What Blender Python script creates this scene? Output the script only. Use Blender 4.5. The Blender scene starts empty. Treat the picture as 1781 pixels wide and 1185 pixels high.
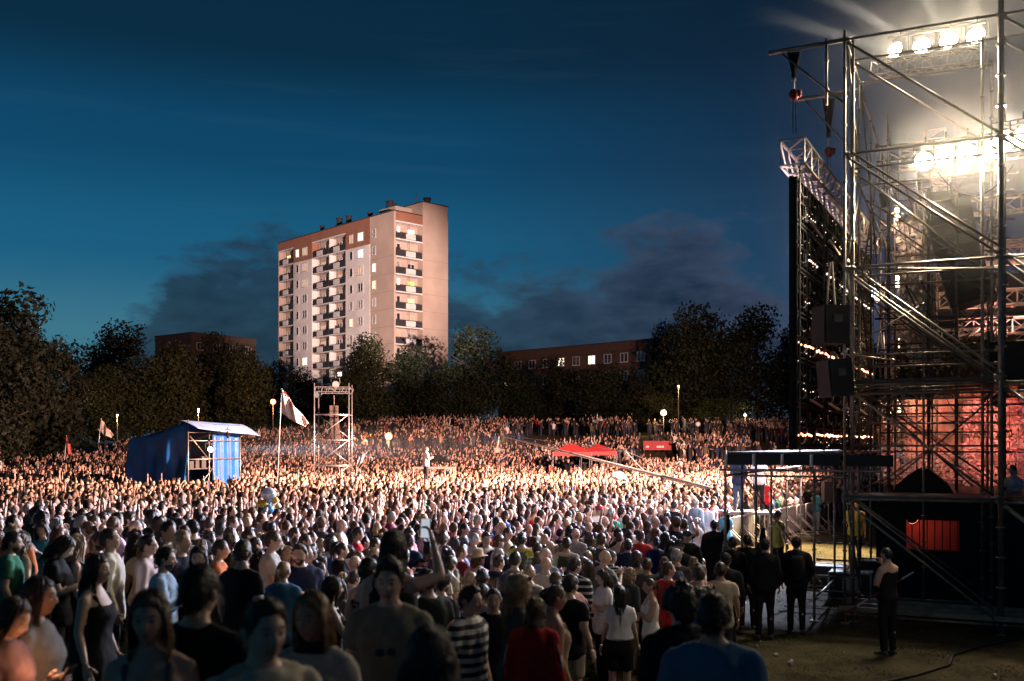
import bpy, bmesh, math, random
import numpy as np
from mathutils import Vector, Matrix, Euler, noise

random.seed(7)
rng = np.random.default_rng(7)
SC = bpy.context.scene
COL = SC.collection
R = math.radians

# ---------------------------------------------------------------- camera
F = 1731.5                      # focal length in photo pixels (35 mm on 36 mm, 1781 px wide)
CAM_Z = 3.5
cam_d = bpy.data.cameras.new('camera')
cam = bpy.data.objects.new('camera', cam_d); COL.objects.link(cam)
cam.location = (0, 0, CAM_Z); cam.rotation_euler = (R(90), 0, 0)
cam_d.lens = 35; cam_d.sensor_width = 36
cam_d.shift_y = 0.1003
cam_d.clip_start = 0.1; cam_d.clip_end = 3000
cam_d.dof.use_dof = True; cam_d.dof.focus_distance = 34; cam_d.dof.aperture_fstop = 2.0
SC.camera = cam

def at(px, py, d):
    """photo pixel + distance along the view axis -> place in the world"""
    return Vector(((px - 890.5) / F * d, d, CAM_Z + (771 - py) / F * d))

# ---------------------------------------------------------------- render settings, exposure
SC.render.engine = 'CYCLES'
SC.view_settings.view_transform = 'Standard'
SC.view_settings.look = 'None'
SC.view_settings.exposure = 0.0
SC.view_settings.gamma = 1.0
try: SC.view_settings.use_curve_mapping = False
except Exception: pass
cy = SC.cycles
cy.use_denoising = True
try: cy.denoiser = 'OPENIMAGEDENOISE'
except Exception: pass
cy.max_bounces = 5; cy.diffuse_bounces = 2; cy.glossy_bounces = 2; cy.transmission_bounces = 3
cy.volume_bounces = 0; cy.transparent_max_bounces = 10
cy.sample_clamp_indirect = 3.0
cy.volume_step_rate = 2.0; cy.volume_max_steps = 96
cy.caustics_reflective = False; cy.caustics_refractive = False
cy.use_light_tree = True

# ---------------------------------------------------------------- dusk sky
def nd(nt, typ, **kw):
    n = nt.nodes.new(typ)
    for k, v in kw.items():
        if k.startswith('i_'): n.inputs[k[2:].replace('_', ' ')].default_value = v
        else: setattr(n, k, v)
    return n

def srgb(r, g, b):
    f = lambda c: (c/255/12.92 if c/255 <= .04045 else ((c/255+.055)/1.055)**2.4)
    return (f(r), f(g), f(b), 1)

W = bpy.data.worlds.new('World'); SC.world = W; W.use_nodes = True
nt = W.node_tree; L = nt.links; nt.nodes.clear()
def M(op, a, b=None, c=None, clamp=False):
    n = nt.nodes.new('ShaderNodeMath'); n.operation = op; n.use_clamp = clamp
    for i, v in enumerate((a, b, c)):
        if v is None: continue
        if isinstance(v, (int, float)): n.inputs[i].default_value = v
        else: L.new(v, n.inputs[i])
    return n.outputs[0]
def ramp(fac, stops, interp='EASE'):
    n = nt.nodes.new('ShaderNodeValToRGB'); n.color_ramp.interpolation = interp
    e = n.color_ramp.elements
    while len(e) > 1: e.remove(e[-1])
    e[0].position = stops[0][0]; e[0].color = stops[0][1]
    for p, c in stops[1:]:
        k = e.new(p); k.color = c
    L.new(fac, n.inputs[0]); return n.outputs[0]
def mix(fac, a, b, typ='MIX'):
    n = nt.nodes.new('ShaderNodeMixRGB'); n.blend_type = typ
    for s, v in zip((0, 1, 2), (fac, a, b)):
        if isinstance(v, (int, float)): n.inputs[s].default_value = v
        elif isinstance(v, tuple): n.inputs[s].default_value = v
        else: L.new(v, n.inputs[s])
    return n.outputs[0]
tc = nt.nodes.new('ShaderNodeTexCoord')
sep = nt.nodes.new('ShaderNodeSeparateXYZ'); L.new(tc.outputs['Generated'], sep.inputs[0])
X, Y, Z = sep.outputs
hyp = M('SQRT', M('ADD', M('MULTIPLY', X, X), M('MULTIPLY', Y, Y)))
elev = M('ARCTAN2', Z, hyp)                        # radians above the horizon
azim = M('ARCTAN2', X, Y)                          # radians right of straight ahead
elevn = M('DIVIDE', elev, R(60), clamp=True)       # 0..1 over 60 degrees
# clear dusk sky from the horizon up, for the western (left) and eastern (right) side
west = ramp(elevn, [(0, srgb(84, 132, 150)), (.09, srgb(62, 126, 150)), (.18, srgb(22, 100, 138)), (.27, srgb(9, 76, 114)),
                    (.36, srgb(6, 47, 72)), (.55, srgb(3, 30, 48)), (1, srgb(2, 20, 34))])
east = ramp(elevn, [(0, srgb(60, 66, 92)), (.08, srgb(48, 64, 94)), (.2, srgb(34, 54, 84)), (.3, srgb(22, 41, 65)),
                    (.4, srgb(14, 34, 54)), (.6, srgb(5, 22, 36)), (1, srgb(2, 14, 24))])
aw = M('MULTIPLY_ADD', azim, 1/1.1, 0.5, clamp=True)
aw = ramp(aw, [(.05, (0, 0, 0, 1)), (.45, (.12, .12, .12, 1)), (.82, (1, 1, 1, 1))], 'LINEAR')
sky = mix(aw, west, east)
# cloud banks low over the trees
comb = nt.nodes.new('ShaderNodeCombineXYZ'); L.new(azim, comb.inputs[0]); L.new(M('MULTIPLY', elev, 2.3), comb.inputs[1])
nz = nd(nt, 'ShaderNodeTexNoise'); nz.inputs['Scale'].default_value = 9; nz.inputs['Detail'].default_value = 9; nz.inputs['Roughness'].default_value = .58
L.new(comb.outputs[0], nz.inputs['Vector'])
nz2 = nd(nt, 'ShaderNodeTexNoise'); nz2.inputs['Scale'].default_value = 26; nz2.inputs['Detail'].default_value = 6
L.new(comb.outputs[0], nz2.inputs['Vector'])
topn = M('MULTIPLY_ADD', azim, 1/1.4, .5, clamp=True)
def g(v): return (v, v, v, 1)
toph = ramp(topn, [(0, g(.10)), (.18, g(.30)), (.225, g(.40)), (.275, g(.70)), (.31, g(.76)), (.37, g(.72)), (.43, g(.62)), (.5, g(.60)), (.55, g(.68)),
                   (.575, g(.74)), (.61, g(.82)), (.66, g(.70)), (.7, g(.60)), (1, g(.55))], 'EASE')
toph = M('MULTIPLY', toph, R(16.5))
h2 = M('ADD', toph, M('MULTIPLY', M('SUBTRACT', nz.outputs[0], .5), R(17)))
h2 = M('ADD', h2, M('MULTIPLY', M('SUBTRACT', nz2.outputs[0], .5), R(4.5)))
cm = M('DIVIDE', M('SUBTRACT', h2, elev), R(2.6), clamp=True)
cm = M('SMOOTH_MIN', cm, 1.0, .2)
nzc = M('MULTIPLY_ADD', M('SUBTRACT', nz2.outputs[0], .5), 2.2, .5, clamp=True)
edge = M('SUBTRACT', 1.0, M('DIVIDE', M('SUBTRACT', h2, elev), R(5), clamp=True))     # thin sunlit upper rims
body = M('ADD', M('MULTIPLY', nzc, .6), M('MULTIPLY', edge, .55), clamp=True)
cl_w = mix(body, srgb(10, 30, 48), srgb(38, 72, 96))
cl_e = mix(body, srgb(24, 36, 60), srgb(84, 90, 116))
cloud = mix(aw, cl_w, cl_e)
sky = mix(M('MULTIPLY', cm, .9), sky, cloud)
# thin high streaks
st = nd(nt, 'ShaderNodeTexNoise'); st.inputs['Scale'].default_value = 1; st.inputs['Detail'].default_value = 5
mp = nt.nodes.new('ShaderNodeMapping'); mp.inputs['Rotation'].default_value = (0, 0, R(-24)); mp.inputs['Scale'].default_value = (3.2, 22, 1)
L.new(comb.outputs[0], mp.inputs[0]); L.new(mp.outputs[0], st.inputs['Vector'])
stf = M('MULTIPLY', M('SUBTRACT', st.outputs[0], .55, clamp=True), .22)
sky = mix(stf, sky, srgb(90, 130, 150))
below = M('LESS_THAN', elev, 0.0)
sky = mix(below, sky, srgb(10, 16, 20))
ns = nt.nodes.new('ShaderNodeTexSky'); ns.sky_type = 'NISHITA'; ns.sun_disc = False
ns.sun_elevation = R(-4); ns.sun_rotation = R(-65)
bg1 = nt.nodes.new('ShaderNodeBackground'); L.new(ns.outputs[0], bg1.inputs[0]); bg1.inputs[1].default_value = 0.05
bg2 = nt.nodes.new('ShaderNodeBackground'); L.new(sky, bg2.inputs[0]); bg2.inputs[1].default_value = 0.84
add = nt.nodes.new('ShaderNodeAddShader'); L.new(bg1.outputs[0], add.inputs[0]); L.new(bg2.outputs[0], add.inputs[1])
wo = nt.nodes.new('ShaderNodeOutputWorld'); L.new(add.outputs[0], wo.inputs[0])

# ---------------------------------------------------------------- light levels (all lamps are built with their fixtures)
P_WARM_NEAR = 80000      # stage wash on the dense middle of the crowd
P_WARM_MID = 150000     # narrower stage wash on the left half of the crowd
P_WARM_FAR = 210000     # stage wash reaching the hillside
P_COOL = 170000         # cool white wash on the rows by the barrier
P_HOUSE = 1250000       # roof spot that strikes the apartment tower
P_BLINDER = 330          # each bare lamp on the tower
P_RED = 640              # red stage floods

def smooth(t): 
    t = min(1, max(0, t)); return t*t*(3-2*t)

def ground_z(x, y):
    e = 13 + 14*smooth(-x/7)
    n = (1.25 - .26*smooth(x/1.5))*(1 - smooth((y-4)/(e-4))) if y < e else 0.0
    r = smooth((y-60)/54)*(2.3 + 2.5*smooth((x+48)/40))
    return n + r

# ---------------------------------------------------------------- materials
MATS = {}
def pmat(name, col, rough=.65, metal=0., bump=0., bscale=20., var=0., vscale=3., spec=.35, objcol=False, emis=None, estr=0., dirt=None):
    if name in MATS: return MATS[name]
    m = bpy.data.materials.new(name); m.use_nodes = True
    t = m.node_tree; b = t.nodes['Principled BSDF']
    b.inputs['Roughness'].default_value = rough; b.inputs['Metallic'].default_value = metal
    b.inputs['Specular IOR Level'].default_value = spec
    c = (*col[:3], 1); b.inputs['Base Color'].default_value = c
    src = None
    if objcol:
        oi = t.nodes.new('ShaderNodeObjectInfo'); src = oi.outputs['Color']
    tcn = t.nodes.new('ShaderNodeTexCoord')
    if var > 0:
        n = t.nodes.new('ShaderNodeTexNoise'); n.inputs['Scale'].default_value = vscale; n.inputs['Detail'].default_value = 6
        t.links.new(tcn.outputs['Object'], n.inputs['Vector'])
        mr = t.nodes.new('ShaderNodeMapRange'); mr.inputs[1].default_value = .3; mr.inputs[2].default_value = .7
        mr.inputs[3].default_value = 1-var; mr.inputs[4].default_value = 1+var
        t.links.new(n.outputs[0], mr.inputs[0])
        mx = t.nodes.new('ShaderNodeMixRGB'); mx.blend_type = 'MULTIPLY'; mx.inputs[0].default_value = 1
        if src: t.links.new(src, mx.inputs[1])
        else: mx.inputs[1].default_value = c
        t.links.new(mr.outputs[0], mx.inputs[2]); src = mx.outputs[0]
        if dirt:
            n2 = t.nodes.new('ShaderNodeTexNoise'); n2.inputs['Scale'].default_value = vscale*.37; n2.inputs['Detail'].default_value = 9
            t.links.new(tcn.outputs['Object'], n2.inputs['Vector'])
            mr2 = t.nodes.new('ShaderNodeMapRange'); mr2.inputs[1].default_value = .48; mr2.inputs[2].default_value = .72; mr2.inputs[4].default_value = .75
            t.links.new(n2.outputs[0], mr2.inputs[0])
            mx2 = t.nodes.new('ShaderNodeMixRGB'); t.links.new(mr2.outputs[0], mx2.inputs[0]); t.links.new(src, mx2.inputs[1])
            mx2.inputs[2].default_value = (*dirt[:3], 1); src = mx2.outputs[0]
    if src: t.links.new(src, b.inputs['Base Color'])
    if bump > 0:
        n = t.nodes.new('ShaderNodeTexNoise'); n.inputs['Scale'].default_value = bscale; n.inputs['Detail'].default_value = 5
        t.links.new(tcn.outputs['Object'], n.inputs['Vector'])
        bp = t.nodes.new('ShaderNodeBump'); bp.inputs['Strength'].default_value = bump; bp.inputs['Distance'].default_value = .02
        t.links.new(n.outputs[0], bp.inputs['Height']); t.links.new(bp.outputs[0], b.inputs['Normal'])
    if emis:
        b.inputs['Emission Color'].default_value = (*emis[:3], 1); b.inputs['Emission Strength'].default_value = estr
    MATS[name] = m; return m
def nosample(m):
    m.cycles.emission_sampling = 'NONE'; return m

# ---------------------------------------------------------------- geometry helpers
def frame(d):
    d = d.normalized(); a = Vector((0, 0, 1)) if abs(d.z) < .95 else Vector((1, 0, 0))
    x = a.cross(d).normalized(); return x, d.cross(x).normalized()

class MB:
    def __init__(s): s.v = []; s.f = []; s.m = []; s.mats = []; s.cur = 0
    def use(s, mat):
        if mat not in s.mats: s.mats.append(mat)
        s.cur = s.mats.index(mat); return s
    def add(s, vs, fs):
        o = len(s.v); s.v += [tuple(v) for v in vs]
        s.f += [tuple(i+o for i in f) for f in fs]; s.m += [s.cur]*len(fs); return s
    def tube(s, a, b, r, n=6, r2=None, cap=True):
        a = Vector(a); b = Vector(b); r2 = r if r2 is None else r2
        if (b-a).length < 1e-6: return s
        x, y = frame(b-a); vs = []
        for p, q in ((a, r), (b, r2)):
            for k in range(n):
                t = 2*math.pi*k/n; vs.append(p + x*(q*math.cos(t)) + y*(q*math.sin(t)))
        fs = [(k, (k+1) % n, n+(k+1) % n, n+k) for k in range(n)]
        if cap: fs += [tuple(range(n-1, -1, -1)), tuple(range(n, 2*n))]
        return s.add(vs, fs)
    def box(s, c, size, ax=None):
        c = Vector(c); h = [q/2 for q in size]
        ax = ax or (Vector((1, 0, 0)), Vector((0, 1, 0)), Vector((0, 0, 1)))
        vs = [c + ax[0]*(i*h[0]) + ax[1]*(j*h[1]) + ax[2]*(k*h[2]) for k in (-1, 1) for j in (-1, 1) for i in (-1, 1)]
        return s.add(vs, [(0, 2, 3, 1), (4, 5, 7, 6), (0, 1, 5, 4), (2, 6, 7, 3), (0, 4, 6, 2), (1, 3, 7, 5)])
    def quad(s, a, b, c, d): return s.add([a, b, c, d], [(0, 1, 2, 3)])
    def loft(s, rings, cap=True):
        n = len(rings[0]); vs = [p for r in rings for p in r]; fs = []
        for i in range(len(rings)-1):
            for k in range(n):
                fs.append((i*n+k, i*n+(k+1) % n, (i+1)*n+(k+1) % n, (i+1)*n+k))
        if cap: fs += [tuple(range(n-1, -1, -1)), tuple(range((len(rings)-1)*n, len(rings)*n))]
        return s.add(vs, fs)
    def path(s, pts, r, n=6):
        for a, b in zip(pts[:-1], pts[1:]): s.tube(a, b, r, n)
        return s
    def ball(s, c, r, nu=10, nv=7):
        c = Vector(c); r = r if hasattr(r, '__len__') else (r, r, r); rings = []
        for j in range(nv+1):
            la = -math.pi/2 + math.pi*j/nv; cl = max(.02, math.cos(la))
            rings.append([c + Vector((r[0]*cl*math.cos(2*math.pi*k/nu), r[1]*cl*math.sin(2*math.pi*k/nu), r[2]*math.sin(la))) for k in range(nu)])
        return s.loft(rings)
    def mesh(s, name, mat=None, smooth_=False):
        me = bpy.data.meshes.new(name); me.from_pydata(s.v, [], s.f)
        if s.mats:
            for m in s.mats: me.materials.append(m)
            me.polygons.foreach_set('material_index', s.m)
        elif mat: me.materials.append(mat)
        if smooth_: me.polygons.foreach_set('use_smooth', [True]*len(me.polygons))
        me.update(); return me
    def build(s, name, mat=None, parent=None, smooth_=False):
        return link(name, s.mesh(name, mat, smooth_), parent)

def link(name, data, parent=None):
    o = bpy.data.objects.new(name, data); COL.objects.link(o)
    if parent: o.parent = parent
    return o
def tag(o, label=None, cat=None, group=None, kind=None):
    if label: o['label'] = label
    if cat: o['category'] = cat
    if group: o['group'] = group
    if kind: o['kind'] = kind
    return o
def thing(name, label, cat, loc=(0, 0, 0), group=None, rz=0):
    o = link(name, None); o.location = loc; o.rotation_euler = (0, 0, rz); o.empty_display_size = .2
    return tag(o, label, cat, group)
def spot(name, loc, target, power, angle, blend, color, size=.15, parent=None):
    d = bpy.data.lights.new(name, 'SPOT'); d.energy = power; d.spot_size = R(angle); d.spot_blend = blend
    d.color = color; d.shadow_soft_size = size
    o = link(name, d, parent); o.location = loc
    o.rotation_euler = (Vector(target) - Vector(loc)).to_track_quat('-Z', 'Y').to_euler(); return o
def point(name, loc, power, color, size=.1, parent=None):
    d = bpy.data.lights.new(name, 'POINT'); d.energy = power; d.color = color; d.shadow_soft_size = size
    o = link(name, d, parent); o.location = loc; return o
# ================================================================ ground
def make_ground():
    xs = np.concatenate([np.linspace(-900, -90, 14), np.linspace(-84, 70, 90), np.linspace(80, 900, 14)])
    ys = np.concatenate([np.linspace(-60, -4, 8), np.linspace(-2, 40, 70), np.linspace(42, 130, 50), np.linspace(140, 1600, 16)])
    v = []
    for y in ys:
        for x in xs:
            z = ground_z(x, y)
            if y > -2 and y < 60: z += .03*noise.noise(Vector((x*.7, y*.7, 0)))
            v.append((x, y, z))
    n = len(xs); f = [(j*n+i, j*n+i+1, (j+1)*n+i+1, (j+1)*n+i) for j in range(len(ys)-1) for i in range(n-1)]
    m = pmat('ground_turf', (.042, .036, .018), rough=.95, bump=.9, bscale=14, var=.45, vscale=2.2, spec=.1, dirt=(.085, .062, .034))
    me = bpy.data.meshes.new('ground'); me.from_pydata(v, [], f); me.materials.append(m)
    me.polygons.foreach_set('use_smooth', [True]*len(f))
    tag(link('ground', me), 'trampled festival meadow of dry grass and bare earth', kind='structure')
make_ground()

def make_grass():
    n = 60000; v = np.zeros((n, 3, 3)); k = 0
    while k < n:
        y = 8 + 26*random.random(); x = -3 + random.random()*(.55*y+3)
        if noise.noise(Vector((x*.9, y*.9, 3))) < -.12: continue
        z = ground_z(x, y) - .01; a = random.random()*6.28; h = random.uniform(.015, .055); w = .006
        dx, dy = math.cos(a)*w, math.sin(a)*w
        v[k] = [(x-dx, y-dy, z), (x+dx, y+dy, z), (x+random.uniform(-.04, .04), y+random.uniform(-.04, .04), z+h)]; k += 1
    me = bpy.data.meshes.new('grass'); me.from_pydata(v.reshape(-1, 3).tolist(), [], [(3*i, 3*i+1, 3*i+2) for i in range(n)])
    me.materials.append(pmat('grass_blade', (.10, .095, .035), rough=.8, var=.5, vscale=9))
    tag(link('grass', me), 'short worn grass and straw on the trampled meadow', kind='stuff')
make_grass()

# ================================================================ apartment tower
PLASTER_TAN = pmat('plaster_tan', (.47, .35, .285), rough=.9, var=.10, vscale=.35, bump=.15, bscale=4, dirt=(.37, .265, .21))
PLASTER_WHITE = pmat('plaster_white', (.72, .65, .62), rough=.9, var=.08, vscale=.4, bump=.12, bscale=4, dirt=(.5, .43, .41))
PLASTER_BROWN = pmat('plaster_brown', (.30, .13, .085), rough=.9, var=.10, vscale=.5)
SLAB = pmat('slab_concrete', (.42, .35, .31), rough=.9, var=.12, vscale=1)
RAIL_DARK = pmat('balcony_dark', (.035, .032, .035), rough=.6, var=.3, vscale=1.5)
PANEL_LIGHT = pmat('balcony_panel', (.62, .57, .54), rough=.8, var=.1, vscale=1)
FRAME_W = pmat('window_frame', (.55, .52, .5), rough=.5)
GLASS_DARK = pmat('glass_dark', (.02, .022, .028), rough=.08, spec=.6, var=.3, vscale=.5)
CURTAIN = pmat('curtain_glass', (.28, .25, .23), rough=.35, var=.35, vscale=1.2)
LIT_A = nosample(pmat('window_lit_warm', (.3, .2, .1), emis=(1, .68, .36), estr=1.6, rough=.4))
LIT_B = nosample(pmat('window_lit_white', (.3, .3, .25), emis=(1, .86, .62), estr=2.4, rough=.4))
LIT_C = nosample(pmat('window_lit_dim', (.3, .2, .1), emis=(1, .6, .36), estr=.45, rough=.4))
LIT_G = nosample(pmat('window_lit_green', (.2, .3, .1), emis=(.45, .8, .15), estr=1.0, rough=.4))
ROOFING = pmat('roofing_felt', (.05, .045, .045), rough=.9)

STEEL_A = pmat('aerial_steel', (.08, .08, .08), rough=.5, metal=.4)
WIN_CACHE = {}
def window_meshes(w, h, mull):
    k = (w, h, mull)
    if k not in WIN_CACHE:
        fb = MB(); t = .09; d = .12
        fb.box((0, 0, h/2-t/2), (w, d, t)); fb.box((0, 0, -h/2+t/2), (w, d, t))
        fb.box((-w/2+t/2, 0, 0), (t, d, h-2*t)); fb.box((w/2-t/2, 0, 0), (t, d, h-2*t))
        if mull: fb.box((0, .005, 0), (t, d, h-2*t))
        fb.box((0, -.1, -h/2-.04), (w+.16, .2, .06))
        pb = MB(); pb.box((0, .03, 0), (w-2*t+.01, .02, h-2*t+.01))
        WIN_CACHE[k] = (fb.mesh('window', FRAME_W), pb.mesh('pane', GLASS_DARK))
    return WIN_CACHE[k]
def add_window(root, loc, w, h, face, glass, mull=True):
    """face: 'x' looks towards -x, 'y' looks towards -y (local)"""
    fm, pm = window_meshes(w, h, mull)
    o = link('window', fm, root); o.location = loc; o.rotation_euler = (0, 0, R(-90) if face == 'x' else 0)
    p = link('pane', pm, o); p.material_slots[0].link = 'OBJECT'; p.material_slots[0].material = glass
    return o

def make_tower():
    C = Vector((-18.6, 157, 0)); TOP = 40.2; base = ground_z(-18, 114)
    root = thing('apartment_building', 'tall pale apartment tower with loggia balconies and a few lit windows', 'building', (C.x, C.y, base), rz=math.atan2(.684, .730))
    H = TOP - base; Lx, Ly = 11.0, 35.6; FH = 2.78; top0 = H - 1.45
    nf = int(top0/FH)
    fl = [top0 - (i+1)*FH for i in range(nf)]                  # floor levels from the top down
    # plaster bodies
    b = MB()
    def bx(x0, x1, y0, y1, z0, z1): b.box(((x0+x1)/2, (y0+y1)/2, (z0+z1)/2), (x1-x0, y1-y0, z1-z0))
    bx(1.4, Lx, 1.4, Ly, 0, H)                                  # core
    bx(0, 1.4, 1.4, 6.5, 0, H); bx(0, .32, 0, 1.4, 0, H); bx(.32, 1.4, 1.1, 1.4, 0, H)
    bx(5.7, Lx, 0, 1.4, 0, H); bx(0, 1.4, Ly-.18, Ly, 0, H-.03); bx(5.75, Lx-.05, .05, 9, H, H+2.3)
    b.build('wall', PLASTER_TAN, root)
    b = MB(); bx(-.07, 1.4, 6.5, 13.5, 0, top0-2.9); bx(-.07, 1.4, 24, 30.2, 0, top0-2.9)
    b.build('white_wall', PLASTER_WHITE, root)
    b = MB()
    bx(-.05, 1.4, 6.5, 13.5, top0-2.9, H-.02); bx(-.05, 1.4, 24, 30.2, top0-2.9, H-.02)
    bx(-.04, 1.4, 13.5, 24, top0, H-.02); bx(-.04, 1.4, 30.2, Ly, top0, H-.02); bx(.32, 5.7, -.04, 1.4, top0, H-.02)
    b.build('parapet', PLASTER_BROWN, root)
    b = MB(); bx(-.15, Lx+.1, -.1, 5.7, H, H+.12) if False else None
    bx(.1, Lx-.1, .2, Ly-.1, H, H+.06); bx(5.6, Lx+.1, -.08, 9.1, H+2.3, H+2.45); bx(-.16, .12, -.12, Ly+.1, H-.02, H+.14); bx(.12, 5.6, -.14, .1, H-.02, H+.14)
    b.build('roof', ROOFING, root)
    b = MB(); bx(2.5, 6, 3.0, 7.5, H, H+1.7); bx(3, 6, 17, 21.5, H, H+1.5); bx(3, 4.2, 11, 12, H, H+.9); bx(3, 5, 24.5, 27, H, H+1.0)
    b.build('roof_hut', PLASTER_TAN, root)
    for (x, y, z, s) in ((3, 5.2, 1.7, .5), (4.5, 6.4, 1.7, .55), (3.6, 18, 1.5, .5), (3.4, 20.6, 1.5, .55), (3.5, 11.5, .9, .45), (8.2, 2.0, 2.45, .6), (3.3, 26, 1.0, .4), (5, 9, 0, .35)):
        c = MB(); c.tube((x, y, H+z), (x, y, H+z+1.0), s, 10, s*.9); c.tube((x, y, H+z+1.0), (x, y, H+z+1.25), s*1.15, 10)
        c.build('chimney', pmat('chimney_pot', (.03, .028, .028), rough=.8), root)
    for k, (x, y, h_) in enumerate(((3.4, 6.8, 3.2), (4.6, 19, 2.6), (6, 28, 2.2), (7.5, 4.0, 2.4), (5, 13, 1.8))):
        z = H + (2.45 if k == 3 else 0); a_ = MB(); a_.tube((x, y, z), (x, y, z+h_), .035, 5)
        for q in range(4): a_.tube((x-.5, y, z+h_-.2-.28*q), (x+.5, y, z+h_-.2-.28*q), .02, 4)
        a_.build('aerial', STEEL_A, root)
    jn = MB()
    for i, z in enumerate(fl[1:]): jn.box((-.001, 3.2, z), (.006, 6.3, .05)); jn.box((8.4, -.001, z), (5.1, .006, .05))
    jn.build('wall_joint', pmat('joint_grime', (.30, .20, .15), rough=.9), root)
    # loggias: slab, divider, balcony (> panel), windows
    rnd = random.Random(3)
    def glass(lit=None):
        if lit: return lit
        r = rnd.random()
        return LIT_A if r < .03 else LIT_C if r < .09 else CURTAIN if r < .3 else GLASS_DARK
    def loggia(face, u0, u1, halves):
        for i, z in enumerate(fl):
            w = u1-u0; s = MB(); P = (lambda u, d, zz: (d, u, zz)) if face == 'x' else (lambda u, d, zz: (u, d, zz))
            S = (lambda a, dd, h: (dd, a, h)) if face == 'x' else (lambda a, dd, h: (a, dd, h))
            s.box(P((u0+u1)/2, .68, z+FH-.1), S(w-.004, 1.40, .2))
            if i == nf-1: s.box(P((u0+u1)/2, .68, z-.1), S(w-.004, 1.40, .2))
            if halves == 2: s.box(P((u0+u1)/2, .75, z+FH/2-.1), S(.16, 1.3, FH-.2))
            s.build('slab', PLASTER_WHITE, root)
            hw = w/halves
            for k in range(halves):
                a = u0 + k*hw; b_ = a+hw; mid = (a+b_)/2
                r = MB(); r.box(P(mid, .05, z+.5), S(hw-.2, .06, .92)); r.box(P(mid, .05, z+1.05), S(hw-.2, .09, .06))
                r.tube(P(mid, .04, z+.9), P(mid, .04, z+FH-.2), .035, 5)
                for _ in range(rnd.choice((0, 1, 1, 2))):          # things kept on the balcony
                    u = rnd.uniform(a+.4, b_-.4); hh = rnd.uniform(.5, 1.5); r.box(P(u, .6, z+hh/2), S(rnd.uniform(.3, .8), .35, hh))
                bal = r.build('balcony', RAIL_DARK, root)
                p = MB(); p.box(P(mid+(.25 if face == 'x' else .3), -.02, z+.5), S(1.75 if face == 'x' else 1.9, .07, .88)); p.build('panel', PANEL_LIGHT, bal)
                n = 2
                for q in range(n):
                    u = a + hw*(q+.5)/n; lit = None
                    if face == 'y':
                        lit = {(0, 0): LIT_B, (0, 1): LIT_B, (3, 0): LIT_B, (3, 1): LIT_G, (6, 0): LIT_C, (5, 1): LIT_C}.get((i, q))
                    elif halves == 2: lit = {(0, 1, 0): LIT_C, (6, 0, 0): LIT_A, (8, 0, 0): LIT_B, (8, 1, 0): LIT_A, (8, 0, 1): LIT_B}.get((i, k, q))
                    add_window(root, P(u, 1.36, z+1.25), 1.5 if q else 1.1, 2.1 if q == 0 else 1.6, face, glass(lit), q == 1)
    loggia('x', 13.5, 24, 2); loggia('x', 30.2, Ly-.18, 1); loggia('y', .32, 5.7, 1)
    for i, z in enumerate(fl):
        zc = z + 1.45
        for u, w, lit in ((9.1, 1.5, {0: LIT_B, 1: LIT_B}), (11.8, 1.0, {0: LIT_C}), (26.3, 1.5, {0: LIT_C, 1: LIT_C, 7: LIT_B}), (28.8, 1.0, {0: LIT_B})):
            add_window(root, (-.10, u, zc), w, 1.45, 'x', glass(lit.get(i)), w > 1.2)
        add_window(root, (-.03, 5.4, zc), 1.0, 1.45, 'x', glass({2: LIT_B}.get(i)), True)
make_tower()

def block(label, a, b, depth, z0, z1, wall, lit, cat='building', cols=None, name='apartment_block'):
    """long low block: front from a to b (xy), windows on the front"""
    a = Vector((*a, 0)); b = Vector((*b, 0)); d = (b-a); Ln = d.length; ang = math.atan2(d.y, d.x)
    root = thing(name, label, cat, (a.x, a.y, z0), rz=ang); H = z1-z0
    MB().box((Ln/2, depth/2, H/2-.6), (Ln, depth, H-1.2)).build('wall', wall, root)
    MB().box((Ln/2, depth/2, H-.6), (Ln+.12, depth+.12, 1.2)).build('parapet', PARAPET_DIM, root)
    MB().box((Ln/2, depth/2, H+.06), (Ln+.3, depth+.3, .12)).build('roof', ROOFING, root)
    rnd = random.Random(int(Ln*10)); nf = int((H-1.2)/2.8); nc = cols or int(Ln/3.1)
    for f in range(min(nf, 3)):
        for c in range(nc):
            gl = lit.get((f, c), CURTAIN if rnd.random() < .08 else GLASS_DARK)
            add_window(root, (Ln*(c+.5)/nc, -.05, H-1.2-2.8*f-1.25), 1.5, 1.45, 'y', gl, True)
    return root
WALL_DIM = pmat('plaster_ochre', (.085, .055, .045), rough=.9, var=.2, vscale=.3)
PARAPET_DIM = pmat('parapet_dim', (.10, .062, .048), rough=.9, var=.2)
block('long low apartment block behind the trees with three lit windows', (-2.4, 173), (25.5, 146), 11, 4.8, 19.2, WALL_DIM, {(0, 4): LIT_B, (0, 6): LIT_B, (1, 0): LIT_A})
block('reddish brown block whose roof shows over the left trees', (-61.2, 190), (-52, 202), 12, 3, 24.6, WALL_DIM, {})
block('reddish brown end wall beside the left roof block', (-50.5, 186), (-40, 180), 10, 3, 22.6, WALL_DIM, {}) if False else None

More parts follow.
